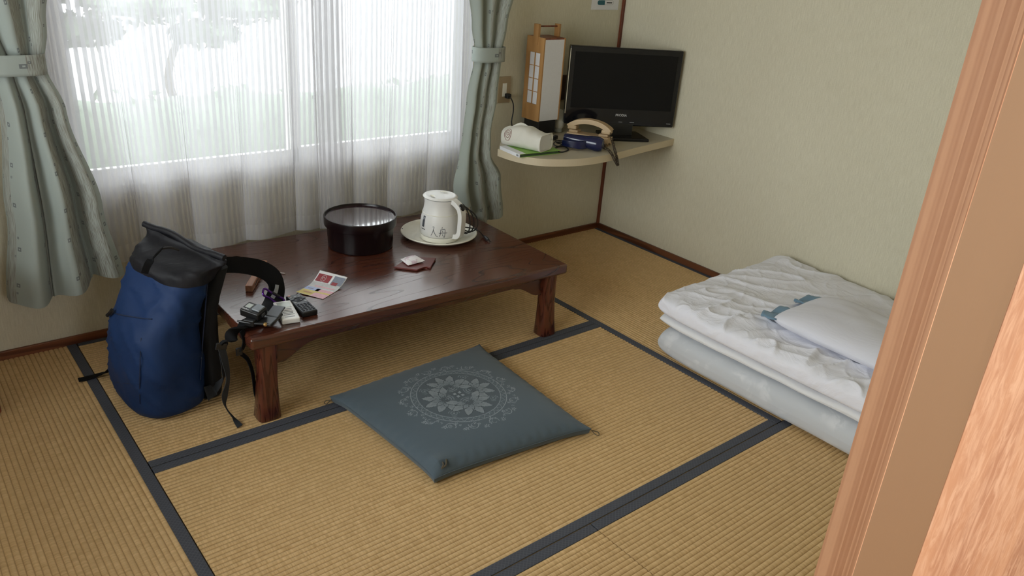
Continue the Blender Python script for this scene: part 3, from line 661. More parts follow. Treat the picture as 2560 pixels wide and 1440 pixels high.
# remotes
def rframe(p0, p1, p2, p3):                # corners far-left, far-right, near-right, near-left
    c = (p0+p1+p2+p3)/4; ax = ((p3+p2)-(p0+p1)).normalized(); return c, math.atan2(ax.y, ax.x), (((p3+p2)-(p0+p1))/2).length, (((p1+p2)-(p0+p3))/2).length
RZ = TZ+.018
c, a, L_, w_ = rframe(*[UZ(x, y, RZ) for x, y in ((688, 762), (722, 746), (748, 788), (706, 802))])
w_ = .056; L_ = .135
rm = thing('remote_control', 'white remote control with small grey screen beside the black remote', 'remote control', (c.x, c.y, TZ), a, 'remote controls on the table')
MB().box((0, 0, .009), (L_, w_, .018)).build('body', M['white'], rm, bevel=.004, seg=3)
MB().box((-.036, 0, .0185), (.040, .040, .001)).build('screen', M['lcd'], rm)
for k in range(5): MB().box((-.005+k*.0105, 0, .0183), (.0035, .034-.004*(k % 2), .0008)).build('label_line', M['button'], rm)
MB().box((.052, .0, .0183), (.004, .030, .0008)).build('label_line', M['button'], rm)
c, a, L_, w_ = rframe(*[UZ(x, y, RZ) for x, y in ((719, 742), (747, 733), (790, 770), (760, 785))])
w_ = .050; L_ = .142
rt = thing('remote_control', 'black television remote full of round buttons beside the white remote', 'remote control', (c.x, c.y, TZ), a, 'remote controls on the table')
MB().box((0, 0, .009), (L_, w_, .018)).build('body', M['blackplastic'], rt, bevel=.004, seg=3)
MB().box((-.001, 0, .0183), (L_-.008, w_-.004, .0012)).build('faceplate', M['remotegrey'], rt, bevel=.0005)
def btn(x, y, r, mat, nm='button', s=1.0):
    mb = MB().lathe([(r, .0188), (r, .0207), (r*.7, .0215), (.0002, .0216)], n=12); mb.v = [Vector((x+p.x, y+p.y*s, p.z)) for p in mb.v]; mb.build(nm, mat, rt, smooth=True)
btn(-.062, -.017, .0042, pc('pale_red_button', (.5, .3, .28)), s=1.3); btn(-.062, .017, .0038, M['button'], s=1.3)
for yy in (-.016, -.002, .012): btn(-.047, yy, .0035, M['button'], s=1.3)
MB().tube([(-.026+.0125*math.cos(k*PI/10), .0145*math.sin(k*PI/10), .0195) for k in range(20)], .0022, 6, closed=True).build('navigation_ring', M['buttondark'], rt, smooth=True); btn(-.026, 0, .006, M['buttondark'])
for yy in (-.020, .020): btn(-.026, yy, .003, M['buttondark'], s=1.4); btn(-.006, yy*.85, .004, M['button'], s=1.2)
for k in range(5):
    for yy in (-.0165, -.0055, .0055, .0165): btn(.012+k*.0115, yy, .0036, M['buttondark'] if k else M['buttondark'], s=1.15)
# room key: wooden bar tag with a key
ka, kb = UZ(622, 722, TZ+.012), UZ(660, 657, TZ+.012); kd = (kb-ka); kl = kd.length; kc = (ka+kb)/2
kg = thing('room_key', 'wooden bar key tag with a brass key', 'key', (kc.x, kc.y, TZ), math.atan2(kd.y, kd.x))
MB().box((0, 0, .0115), (kl, .024, .023)).build('tag_bar', M['keywood'], kg, bevel=.003)
for k in range(6): MB().box((-.075+k*.02, -.0122, .012), (.010, .0006, .008+.003*(k % 2))).build('tag_lettering', M['ink'], kg)
MB().box((kl/2-.014, 0, .0232), (.010, .006, .0008)).build('tag_hole', M['ink'], kg)
k1, k2 = UZ(686, 679, TZ+.004), UZ(719, 684, TZ+.004); kdir = (k2-k1).normalized(); Fk = frame(k1, kdir, (0, 0, 1))
mb = MB(); kp = [(-.022, -.004), (-.018, -.011), (-.004, -.011), (.002, -.004), (.036, -.0032), (.042, .0), (.036, .0032), (.030, .0034), (.028, .002), (.024, .0038), (.020, .002), (.016, .0038), (.002, .004), (-.004, .011), (-.018, .011), (-.022, .004)]
mb.prism(kp, -.003, -.0006, Fk); mb.build('key', M['chrome'], kg, world=True)
MB().tube([UZ(662, 660, TZ+.004), UZ(668, 668, TZ+.003), UZ(676, 676, TZ+.003), UZ(684, 678, TZ+.004)], .0012, 6, 4).build('key_cord', M['thread'], kg, world=True)

# ================================================================== FLOOR CUSHION
ZC = Vector((-1.738, -1.108, 0)); zr = math.radians(2.2)
zb = thing('floor_cushion', 'slate blue square floor cushion printed with a flower medallion', 'cushion', ZC, zr)
N = 330; hx, hy = .298, .300
s = np.linspace(-1, 1, N+1); s = np.sign(s)*(1-(1-np.abs(s))**1.25); Uu, Vv = np.meshgrid(s, s)
pinch = .012
Xc = hx*Uu*(1-pinch*(1-Vv**2)*(np.abs(Uu)**3)); Yc = hy*Vv*(1-pinch*(1-Uu**2)*(np.abs(Vv)**3))
Xc += .010*np.sign(Uu)*np.abs(Uu*Vv)**9; Yc += .010*np.sign(Vv)*np.abs(Uu*Vv)**9
prof_ = np.clip(1-np.abs(Uu)**3.6, 0, 1)**.50*np.clip(1-np.abs(Vv)**3.6, 0, 1)**.50
Zc = .026 + .044*prof_
near = np.exp(-(((Uu+.93)**2+(Vv+.93)**2)/.03)); Zc += .018*near*np.clip(1-np.abs(Uu), 0, .1)*np.clip(1-np.abs(Vv), 0, .1)*100
wr = np.sin(Uu*46+np.sin(Vv*9)*1.5)*np.exp(-((1-np.abs(Vv))/.10)**2)+np.sin(Vv*42+np.sin(Uu*8)*1.5)*np.exp(-((1-np.abs(Uu))/.10)**2); Zc += .0011*wr*np.clip(prof_*3, 0, 1)
cq_ = [Matrix.Rotation(-zr, 3, 'Z') @ (UZ(*q_, .026)-ZC) for q_ in ((1088, 1192), (1466, 1070), (836, 992), (1197, 866))]
a_, b_ = (Xc/hx+1)/2, (Yc/hy+1)/2
Xc, Yc = [cq_[0][i]*(1-a_)*(1-b_)+cq_[1][i]*a_*(1-b_)+cq_[2][i]*(1-a_)*b_+cq_[3][i]*a_*b_ for i in (0, 1)]
# printed medallion
mc = Matrix.Rotation(-zr, 3, 'Z') @ (UZ(1147, 986, .070)-ZC); px, py = Xc-mc.x, Yc-mc.y
R_ = np.hypot(px, py); T_ = np.arctan2(py, px); P_ = np.zeros_like(px)
def put(mask, val): P_[mask] = val
fr_ = (R_ > .158) & (R_ < .199)
for k in range(16):
    a_ = k*2*PI/16; rc = .179+.003*(-1)**k; qx, qy = rc*math.cos(a_), rc*math.sin(a_); dd = np.hypot(px-qx, py-qy); aa = np.arctan2(py-qy, px-qx)
    put((np.abs(dd-.0155) < .0013) & (np.cos(aa-a_+(0 if k % 2 else PI)) > -.35), .75); put((np.abs(dd-.0075) < .0011) & (np.cos(aa-a_+1.2) > -.2), .6)
for k in range(18):
    for off, rr, sz in ((.0, .190, .0085), (.17, .166, .0068), (.09, .181, .0055), (.25, .173, .0052), (.31, .194, .0045)):
        a_ = k*2*PI/18+off; qx, qy = rr*math.cos(a_), rr*math.sin(a_); dd = np.hypot(px-qx, py-qy); aa = np.arctan2(py-qy, px-qx)
        put(dd < sz*(.55+.45*np.cos(5*aa+k)), .85); put(dd < sz*.22, -.3)
put(np.abs(R_-.156) < .0014, .8); put(np.abs(R_-.137) < .0013, .7); put((R_ > .138) & (R_ < .155) & (np.abs(R_-.1465-.0052*np.sin(T_*44)) < .0014), .55)
base_ = (R_ < .134); P_[base_ & (P_ == 0)] = -.18
for k in range(4):
    a_ = k*PI/2+.0; qx, qy = .112*math.cos(a_+PI/4), .112*math.sin(a_+PI/4); dd = np.hypot(px-qx, py-qy); aa = np.arctan2(py-qy, px-qx)
    put(np.abs(dd-.010) < .0013, .5); put((np.abs(dd-.017) < .0012) & (np.cos(aa*3) > 0), .5); put(dd < .004, .5)
    fx, fy = .055*math.cos(a_), .055*math.sin(a_); dx_, dy_ = px-fx, py-fy; rr_ = np.hypot(dx_, dy_); an = np.arctan2(dy_, dx_)-a_
    an = (an+PI) % (2*PI)-PI
    for ring_, (np_, r0, wv) in enumerate(((9, .077, .62), (9, .045, .46))):
        ph_ = (an/(2*PI)*np_+.5*ring_+.5) % 1.0; sg = np.abs(2*ph_-1); env = r0*(.40+.60*(1-sg)**.62); ok = np.abs(an) < 2.3
        put(ok & (rr_ < env+.0026), -.85); put(ok & (rr_ < env) & (sg < .90), wv); put(ok & (rr_ < env*.70) & (sg < .90), wv-.14)
    put((rr_ < .014), -.25); put((rr_ < .018) & (np.cos(an*16) > .8), -.6)
    put((rr_ < .030) & (np.abs(an) > 2.5) & (np.sin(rr_*700) > .1), .55)
put((np.abs(px) < .017) & (np.abs(py) < .017), -.4); put((np.abs(np.abs(px)-.009) < .0055) & (np.abs(np.abs(py)-.009) < .0055), .8)
nn_ = rng.random(P_.shape); P_ = P_*(.75+.3*nn_)
vs_ = np.stack([Xc, Yc, Zc], -1).reshape(-1, 3); st = N+1
fs = [(j*st+i, j*st+i+1, (j+1)*st+i+1, (j+1)*st+i) for j in range(N) for i in range(N)]
per_ = [i for i in range(st)] + [j*st+N for j in range(1, st)] + [N*st+i for i in range(N-1, -1, -1)] + [j*st for j in range(N-1, 0, -1)]
vl = [tuple(p) for p in vs_]; b = len(vl); m_ = len(per_)
for lev, (ins, z) in enumerate(((.003, .010), (.012, .001))):
    for i in per_:
        x, y, _ = vl[i]; k = 1-ins/.3; vl.append((x*k, y*k, z))
for k in range(m_):
    k2 = (k+1) % m_; fs.append((per_[k2], per_[k], b+k, b+k2)); fs.append((b+k2, b+k, b+m_+k, b+m_+k2))
fs.append(tuple(reversed([b+m_+k for k in range(m_)])))
me = bpy.data.meshes.new('cover'); me.from_pydata(vl, [], fs); me.polygons.foreach_set('use_smooth', [True]*len(me.polygons))
at_ = me.attributes.new('print', 'FLOAT', 'POINT'); at_.data.foreach_set('value', np.concatenate([P_.ravel(), np.zeros(2*m_)]).astype(np.float32))
me.materials.append(M['cushion']); o = bpy.data.objects.new('cover', me); COL.objects.link(o); o.parent = zb
seam = [Vector(vl[i])*1.0 for i in per_[::6]]; MB().tube([p*1.002 for p in seam], .0016, 5, closed=True).build('seam', M['cushion'], zb, smooth=True)
for (px0, px1) in (((1470, 1072), (1497, 1086)), ((832, 997), (812, 1008))):
    a, b_ = UZ(*px0, .018), UZ(*px1, .006); d = b_-a; sd = Vector((-d.y, d.x, 0)).normalized()
    MB().tube([a, a+d*.5+sd*.004, a+d*.8+sd*.010, b_+sd*.004, b_-sd*.006, a+d*.7-sd*.009, a+d*.4], .0014, 6, 5).build('corner_loop', M['thread'], zb, world=True, smooth=True)
a = Matrix.Translation(ZC) @ Matrix.Rotation(zr, 4, 'Z') @ Vector((-hx*.90, -hy*.90, .047))
MB().tube([a, a+Vector((.010, .006, .006)), a+Vector((.016, .018, .004)), a+Vector((.020, .030, .008))], .0022, 6, 4).tube([a, a+Vector((.016, .002, .004)), a+Vector((.024, .012, .004)), a+Vector((.030, .020, .008))], .0022, 6, 4).build('corner_tassel', M['thread'], zb, world=True, smooth=True)

# ================================================================== FUTON
def slab(x0, x1, y0, y1, z0, z1, pw, ex, disp, nu=90, nv=110, bottom=True):
    cx, cy, ax, ay = (x0+x1)/2, (y0+y1)/2, (x1-x0)/2, (y1-y0)/2; mb = MB(); ease = lambda t: math.copysign(1-(1-abs(t))**1.7, t)
    def top(u, v, up=True):
        a, b = ease(2*u-1), ease(2*v-1); e = (max(0, 1-abs(a)**pw)**ex)*(max(0, 1-abs(b)**pw)**ex)
        zm = z0+(z1-z0)*.45
        ri = 1-.045*(abs(a)*abs(b))**5; x, y = cx+ax*a*ri, cy+ay*b*ri
        if up:
            dx_, dz_ = disp(x, y, e); return Vector((x+dx_, y+dx_*.6, zm+(z1-zm)*e+dz_))
        dx_, dz_ = disp(x, y, e); return Vector((x+dx_, y+dx_*.6, zm+(z0-zm)*e**.8+dz_*(1-min(1, e*8))))
    mb.grid(lambda u, v: top(u, v), nu, nv); m2 = MB().grid(lambda u, v: top(u, v, False), nu, nv); mb.add(m2.v, [tuple(reversed(f)) for f in m2.f]); return mb
def ridged(x, y, sc, seed): return 1-abs(mnoise.noise(Vector((x*sc, y*sc, seed))))*2
def d_mat(x, y, e): return (.004*mnoise.noise(Vector((x*5, y*5, 1))), .006*mnoise.noise(Vector((x*4, y*4, 2)))*min(1, e*3))
def d_pad(x, y, e): return (.006*mnoise.noise(Vector((x*9, y*9, 5))), .005*mnoise.noise(Vector((x*7, y*7, 6)))+.006*mnoise.noise(Vector((x*2, y*5, 9))))
def d_com(x, y, e):
    s_ = (x+y*.55); t_ = (y-x*.55)
    w1 = max(0, ridged(s_, t_*.45, 7, 3))**5*.010; w2 = max(0, ridged(s_*.6, t_, 13, 17))**6*.003*(1 if t_ < 99 else 0); w3 = mnoise.noise(Vector((x*3, y*3, 8)))*.012+mnoise.noise(Vector((s_*20, t_*6, 7)))*.0022
    edge = .010*mnoise.noise(Vector((x*22, y*22, 4)))*(1-min(1, e*1.6))
    crn = .020*math.exp(-((x+.04)**2+(y+1.17)**2)/.006)
    front = max(0, min(1, (-x-.45)/.3)); w4 = (max(0, ridged(x*.8+y*.5, y*1.6, 6, 11))**4*.013-.003)*front
    return (edge, (w1+w2+w3+w4)*min(1, .25+e)+crn)
FY0, FY1 = -2.22, -1.150
tag(slab(-.872, -.050, FY0+.02, FY1-.02, .0015, .122, 12, .36, d_mat, 60, 70).build('futon_mattress', M['mattress'], smooth=True, ang=180), 'folded pale blue grey patterned futon mattress on the tatami', 'mattress')
tag(slab(-.850, -.050, FY0+.02, FY1+.005, .122, .158, 26, .5, d_pad, 70, 80).build('mattress_pad', M['padwhite'], smooth=True, ang=180), 'thin white folded pad between futon mattress and comforter', 'bedding')
tag(slab(-.868, -.022, FY0, FY1+.01, .160, .242, 13, .33, d_com, 220, 270).build('comforter', M['bedwhite'], smooth=True, ang=180), 'white wrinkled comforter folded on top of the futon', 'comforter')
pl = thing('pillow', 'white pillow with blue cloth ends lying on the comforter', 'pillow', (-.56, -1.84, .235))
def pillf(x, y, e): return (.004*mnoise.noise(Vector((x*12, y*12, 3)))*(1-e), .007*mnoise.noise(Vector((x*6, y*5, 2)))+.004*mnoise.noise(Vector((x*14, y*8, 4)))*e)
slab(-.735, -.375, -2.12, -1.565, .240, .328, 4, .55, pillf, 60, 70).build('pillowcase', M['pillowwhite'], pl, smooth=True, ang=180, world=True)
for k, (xa, xb) in enumerate(((-.735, -.60), (-.50, -.375))):
    def rf(u, v, xa=xa, xb=xb, k=k):
        x = xa+(xb-xa)*u; y = -1.590+.085*v*(1-.5*abs(u-.4)); z = .285+.012*math.sin(u*9+k)*v-.016*v+.008*mnoise.noise(Vector((x*40, v*4, k)))
        return Vector((x+.014*(v if k == 0 else -v), y, z))
    o = MB().grid(rf, 16, 8).build('blue_end', M['bluecloth'], pl, smooth=True, ang=180, world=True); sd = o.modifiers.new('thick', 'SOLIDIFY'); sd.thickness = .006
MB().tube([(-.60, -1.565, .276), (-.595, -1.545, .272), (-.60, -1.53, .270)], .004, 6, 4).build('tie_string', M['bedwhite'], pl, smooth=True, world=True)

# ================================================================== BACKPACK
from mathutils.bvhtree import BVHTree
bp = thing('backpack', 'dark blue roll top backpack leaning against the table', 'backpack', (-2.49, -.55, 0))
def loft(secs, n=56, ex=2.9, seed=0, amp=.004):
    """sections: z, cx, cy, half depth, half width, tilt, turn"""
    mb = MB(); v = []; f = []; m = len(secs)
    for z, cx, cy, hx_, hy_, tl, ro in secs:
        for k in range(n):
            a_ = 2*PI*k/n; ca, sa = math.cos(a_), math.sin(a_)
            x = hx_*math.copysign(abs(ca)**(2/ex), ca); y = hy_*math.copysign(abs(sa)**(2/ex), sa)
            d = rotz(ro) @ Vector((ca, sa, 0)); p = Vector((cx, cy, z+tl*y)) + rotz(ro) @ Vector((x, y, 0))
            dn = amp*(mnoise.noise(p*9+Vector((seed, 0, 0)))+.9*max(0, ridged(p.x*2+p.z*1.3, p.y*2-p.z, 5, seed))**4-.3)
            v.append(p+d*dn*min(1, z*14+.1))
    for i in range(m-1):
        for k in range(n): f.append((i*n+k, i*n+(k+1) % n, (i+1)*n+(k+1) % n, (i+1)*n+k))
    mb.add(v, f+[tuple(reversed(range(n))), tuple((m-1)*n+k for k in range(n))]); return mb
def smooth_secs(secs, sub=5):
    q1 = catmull([Vector(q[:3]) for q in secs], sub); q2 = catmull([Vector(q[3:6]) for q in secs], sub); q3 = catmull([Vector((q[6], 0, 0)) for q in secs], sub)
    return [tuple(a_)+tuple(b_)+(c_.x,) for a_, b_, c_ in zip(q1, q2, q3)]
SEC = [(.002, -2.500, -.545, .085, .105, 0, .20), (.018, -2.503, -.545, .106, .130, 0, .20), (.06, -2.507, -.545, .114, .140, 0, .20), (.16, -2.508, -.545, .116, .142, 0, .21), (.27, -2.500, -.545, .110, .141, 0, .24), (.335, -2.480, -.545, .094, .139, .01, .28), (.40, -2.452, -.545, .086, .137, .03, .32), (.455, -2.428, -.545, .080, .134, .06, .36)]
body = loft(smooth_secs(SEC, 8), n=90, amp=.010)
bodyv = BVHTree.FromPolygons(body.v, body.f)
body.build('body', M['packblue'], bp, smooth=True, ang=60, world=True)
BSEC = []
for z, cx, cy, hx_, hy_, tl, ro in SEC:
    o_ = rotz(ro) @ Vector((hx_+.010, 0, 0)); BSEC.append((max(z, .012), cx+o_.x, cy+o_.y, .030, hy_*.93, tl, ro))
loft(smooth_secs(BSEC), amp=.002, ex=3.6).build('back_panel', M['meshfoam'], bp, smooth=True, ang=60, world=True)
coll = loft(smooth_secs([(.440, -2.420, -.545, .098, .136, .06, .36), (.470, -2.410, -.545, .106, .136, .10, .40), (.492, -2.402, -.545, .086, .138, .15, .44), (.502, -2.392, -.548, .048, .142, .16, .48), (.514, -2.388, -.550, .022, .146, .18, .50), (.526, -2.388, -.552, .014, .148, .19, .50)]), amp=.011, ex=2.4, seed=4)
coll.build('roll_top', M['packblack'], bp, smooth=True, ang=70, world=True)
ra_ = rotz(.50) @ Vector((0, 1, 0))
MB().tube([Vector((-2.390, -.552, .531))+ra_*(.152*t_)+Vector((0, 0, .030*t_+.006*math.sin(t_*5))) for t_ in [k/4-1 for k in range(9)]], .010, 10, 3).build('rolled_edge', M['packblack'], bp, smooth=True, world=True)
def on(bv, x, y, off=.0012):
    d = ray(x, y).normalized(); h = bv.ray_cast(CAM, d)
    return (h[0]-d*off) if h[0] else None
def surf_line(nm, pts, r, mat, bv=bodyv):
    P = [p for p in (on(bv, *q) for q in pts) if p]
    if len(P) > 2: MB().tube(P, r, 6, 4).build(nm, mat, bp, smooth=True, world=True)
dk = plain('pack_seam', (.006, .016, .05), .6, .2, 200)
surf_line('pocket_flap_seam', [(276, 779), (300, 787), (330, 792), (355, 796), (380, 798)], .0022, dk)
surf_line('pocket_seam', [(353, 845), (351, 880), (350, 920), (349, 970), (350, 1010), (352, 1045)], .0014, dk)
surf_line('side_seam', [(520, 690), (516, 740), (510, 810), (505, 880), (501, 950), (498, 1020)], .0018, dk)
surf_line('pocket_seam', [(290, 955), (320, 959), (346, 961)], .0011, dk)
# straps; each is a webbing ribbon
p = [on(bodyv, 430, 640) or Vector((-2.5, -.6, .5))]
def strap(nm, pts, Wv, w, mat, th=.003, sub=6, par=None): return MB().ribbon(pts, Wv, w, th, sub).build(nm, mat, par or bp, smooth=True, ang=35, world=True)
strap('closure_strap', [UY(405, 622, -.62), UY(385, 642, -.665), UY(370, 660, -.675), UY(361, 683, -.675)], [(.7, .1, .7)]*2+[(1, 0, .2)]*2, .020, M['webbing'])
MB().tube([UY(400, 622, -.625), UY(425, 619, -.64), UY(447, 625, -.64)], .004, 6, 4).build('closure_hook', M['blackplastic'], bp, smooth=True, world=True)
strap('shoulder_strap', [UY(566, 662, -.60), UY(605, 663, -.60), UY(650, 672, -.59), UY(682, 692, -.60), UY(692, 722, -.615), UY(683, 752, -.64), UZ(668, 778, .322), UZ(645, 795, .318), UZ(612, 812, .316)],
      [(0, .35, .94)]*2+[(.1, .3, .9), (.5, .3, .6), (.9, .3, .1), (.85, -.3, 0), (.6, -.75, 0), (.55, -.8, 0), (.5, -.85, 0)], [.05, .052, .055, .055, .055, .055, .055, .052, .045], M['webbing'], .010, 8)
strap('reflective_tab', [UY(693, 712, -.632), UY(690, 728, -.640), UY(681, 745, -.655)], [(.9, .3, .1)]*3, .013, M['button'], .002)
strap('load_strap', [UY(560, 655, -.56), UY(590, 648, -.54), UY(604, 652, -.54), UY(598, 660, -.56), UY(585, 660, -.58)], [(0, .4, .9)]*5, .020, M['webbing'], .003)
ed0 = UZ(603, 822, .312); e1 = UY(575, 838, ed0.y-.01); e2 = UY(556, 858, e1.y+.0)
strap('strap_end', [UZ(618, 806, .318), ed0, UY(585, 835, ed0.y-.012), UY(568, 850, ed0.y-.014), UY(556, 864, ed0.y-.015)], [(.5, -.85, 0), (.45, -.6, .5), (.6, .2, .6), (.75, .2, .5), (.85, .2, .3)], [.045, .044, .042, .036, .028], M['webbing'], .009, 8)
yb = ed0.y-.018
bk = MB().box(UY(553, 866, yb), (.034, .008, .022), Matrix.Rotation(.25, 3, 'Y')).build('buckle', M['blackplastic'], bp, bevel=.003, world=True)
strap('webbing_tail', [UY(553, 868, yb), UY(562, 900, yb), UY(570, 945, yb), UY(562, 990, yb+.02), UY(566, 1020, yb+.03), UZ(585, 1046, .012), UZ(600, 1066, .004)], [(.9, .3, 0), (.9, .4, 0), (.7, .6, 0), (.9, .2, 0), (.3, .9, 0), (.4, .8, 0), (.8, -.5, .2)], [.024, .024, .022, .02, .014, .014, .018], M['webgrey'], .002, 8)
strap('lower_strap', [UZ(515, 985, .05), UZ(540, 970, .06), UY(560, 945, yb+.04), UY(562, 915, yb+.015), UY(556, 880, yb+.004)], [(.2, .3, .9), (.2, .3, .9), (.5, .3, .7), (.9, .2, .2), (.9, .2, .1)], [.05, .035, .026, .024, .024], M['webgrey'], .002, 8)
strap('sternum_strap', [UY(604, 826, -.80), UY(612, 850, -.80), UY(606, 872, -.80), UY(600, 880, -.80)], [(.8, .5, .1)]*4, .020, M['webbing'], .003)
MB().box(UY(598, 879, -.80), (.020, .008, .026)).build('sternum_clip', M['blackplastic'], bp, bevel=.003, world=True)
strap('sternum_tail', [UY(602, 884, -.795), UY(620, 900, -.79), UY(632, 935, -.785), UY(637, 975, -.78), UY(644, 1006, -.775), UY(645, 1026, -.775)], [(.8, .5, .2)]*6, .013, M['webbing'], .003)
strap('hip_strap', [UZ(290, 921, .030), UZ(255, 934, .010), UZ(215, 946, .004), UZ(196, 950, .004)], [(.3, -.2, .9), (.4, -.8, .3), (.3, -.95, 0), (.3, -.95, 0)], .024, M['webbing'], .003)
MB().tube([UY(268, 789, -.48), UY(276, 781, -.49), UY(280, 775, -.50)], .006, 6, 3).build('zip_pull', M['blackplastic'], bp, smooth=True, world=True)
# carabiner clipped round the shoulder strap
cb_ = thing('carabiner', 'purple aluminium carabiner clipped to the backpack strap', 'carabiner', UZ(685, 760, TZ))
cpts = [(-.040, -.006), (-.041, .006), (-.034, .013), (-.010, .011), (.020, .012), (.036, .013), (.045, .006), (.045, -.006), (.037, -.013), (.015, -.012), (-.012, -.009), (-.032, -.012)]
Fc = frame(UY(683, 743, -.668), UY(712, 760, -.672)-UY(660, 730, -.668), (-.25, -.55, .8))
MB().tube([Fc @ Vector((x, y, 0)) for x, y in cpts], .0035, 8, 4, closed=True).build('ring', M['purple'], cb_, smooth=True, world=True)
MB().tube([Fc @ Vector((-.010, .0115, .003)), Fc @ Vector((.020, .0125, .003))], .0040, 8).build('gate', M['blackplastic'], cb_, smooth=True, world=True)
# action camera face up on its clip
gc = thing('action_camera', 'black action camera with small grey screen mounted on the backpack strap', 'camera', UZ(640, 800, TZ))
gx = Vector((.50, -.84, -.10)).normalized(); gz = Vector((-.10, -.10, 1)); GF = frame((-2.272, -.770, .362), gx, gz)
def gbox(nm, a, b, mat, par=gc, bev=.003): return MB().rng(a, b) and (lambda mb: (mb.v.__setitem__(slice(None), [GF @ p for p in mb.v]), mb.build(nm, mat, par, bevel=bev, world=True, seg=3))[1])(MB().rng(a, b))
gb = gbox('housing', (-.033, -.024, -.022), (.033, .024, .004), M['blackplastic'], bev=.005)
gbox('front_screen', (-.026, -.006, .0035), (-.008, .014, .0048), M['lcd'], bev=.0004)
gbox('lens_block', (.001, -.012, .003), (.029, .020, .010), M['lens'], bev=.003)
gbox('side_button', (.0325, -.006, -.015), (.0345, .008, -.005), M['remotegrey'], bev=.0006)
text('front_lettering', 'GoPro', .0085, GF @ Matrix.Translation((-.017, -.015, .0043)), M['logo'], gc)
MB().tube([(-2.325, -.775, .338), (-2.30, -.80, .335), (-2.265, -.825, .333)], .0035, 8, 3).build('thumb_screw', M['blackplastic'], gc, smooth=True, world=True)
MB().lathe([(.001, -.003), (.006, -.002), (.006, .003), (.001, .0045)], (-2.262, -.828, .333), 12, frame((0, 0, 0), (1, 0, 0), (.4, -.8, .3)).to_3x3()).build('screw_end', M['brass'], gc, smooth=True, world=True)
MB().box((-2.295, -.795, .334), (.034, .018, .020), rotz(-.9)).build('mount_fingers', M['blackplastic'], gc, bevel=.003, world=True)
MB().box((-2.235, -.795, .3305), (.085, .052, .010), rotz(.72)).build('clip_plate', M['blackplastic'], gc, bevel=.004, world=True)
MB().box((-2.205, -.775, .340), (.055, .040, .006), rotz(.72) @ Matrix.Rotation(-.18, 3, 'Y')).build('clip_lever', M['remotegrey'], gc, bevel=.0025, world=True)

# ================================================================== CORNER SHELF AND WHAT STANDS ON IT
SZ = .598
sh = thing('corner_shelf', 'cream laminate corner shelf with chipped rounded front edge', 'shelf', (-.4, -.25, SZ-.032))
ol = [(-.0005, -.0005), (-.0005, -.440), (-.293, -.486), (-.45, -.515), (-.55, -.529), (-.61, -.534), (-.676, -.534), (-.745, -.523), (-.811, -.500), (-.865, -.470), (-.905, -.430), (-.930, -.379), (-.943, -.32), (-.946, -.25), (-.80, -.09), (-.72, -.0005)]
MB().prism([(x, y) for x, y in reversed(ol)], SZ-.030, SZ).build('board', M['shelf'], sh, world=True)
eg = catmull([Vector((x, y, 0)) for x, y in ol[1:-2]], 5); mb = MB(); v = []; f = []
for p in eg: v += [(p.x, p.y, SZ-.031), (p.x, p.y, SZ+.0006)]
nrm = Vector((0, -.003, 0))
for i, p in enumerate(eg):
    t_ = (eg[min(i+1, len(eg)-1)]-eg[max(i-1, 0)]).normalized(); nn = Vector((t_.y, -t_.x, 0))*-1 if False else Vector((-t_.y, t_.x, 0)); nn = nn if nn.y < 0 or (abs(nn.y) < .3 and nn.x < 0) else -nn
    v += [(p.x+nn.x*.003, p.y+nn.y*.003, SZ-.031), (p.x+nn.x*.003, p.y+nn.y*.003, SZ+.0006)]
ne = len(eg)
for i in range(ne-1):
    a, b, c, d = 2*i, 2*i+2, 2*ne+2*i, 2*ne+2*i+2; f += [(c, d, d+1, c+1), (a+1, c+1, d+1, b+1), (a, b, d, c), (a, a+1, b+1, b)]
mb.add(v, f).build('edge_band', M['shelfedge'], sh, world=True)
# television
tv = thing('television', 'black flat television with a wide lower bezel in the room corner', 'television', (-.255, -.300, SZ), -.541)
TW, T0, T1 = .542, .057, .417
MB().rng((-TW/2, -.006, T0), (TW/2, .030, T1)).build('cabinet', M['glossblack'], tv, bevel=.006, seg=3)
MB().rng((-TW/2+.05, .03, T0+.04), (TW/2-.05, .062, T1-.06)).build('rear_housing', M['blackplastic'], tv, bevel=.015)
MB().rng((-TW/2+.024, -.0072, T0+.078), (TW/2-.024, -.0060, T1-.026)).build('screen', M['screen'], tv)
MB().box((0, .008, .030), (.14, .035, .075)).build('neck', M['blackplastic'], tv, bevel=.006)
MB().prism([(-.088, -.085), (.135, -.085), (.12, .085), (-.088, .085)], 0, .014).build('base', M['glossblack'], tv, bevel=.004)
TVM = Matrix.Translation(tv.location) @ Matrix.Rotation(-.541, 4, 'Z')
text('brand_lettering', 'PRODIA', .0155, TVM @ Matrix(((1, 0, 0, .005), (0, 0, -1, -.0072), (0, 1, 0, T0+.050), (0, 0, 0, 1))), M['logo'], tv)
for x, w in ((.005, .018), (.062, .022), (.245, .02)): MB().box((x, -.0068, T0+.018), (w, .0012, .0016)).build('marking', M['button'], tv)
MB().rng((-TW/2-.0006, -.008, T0+.05), (-TW/2+.003, -.004, T1-.012)).build('side_highlight_trim', M['chrome'], tv)
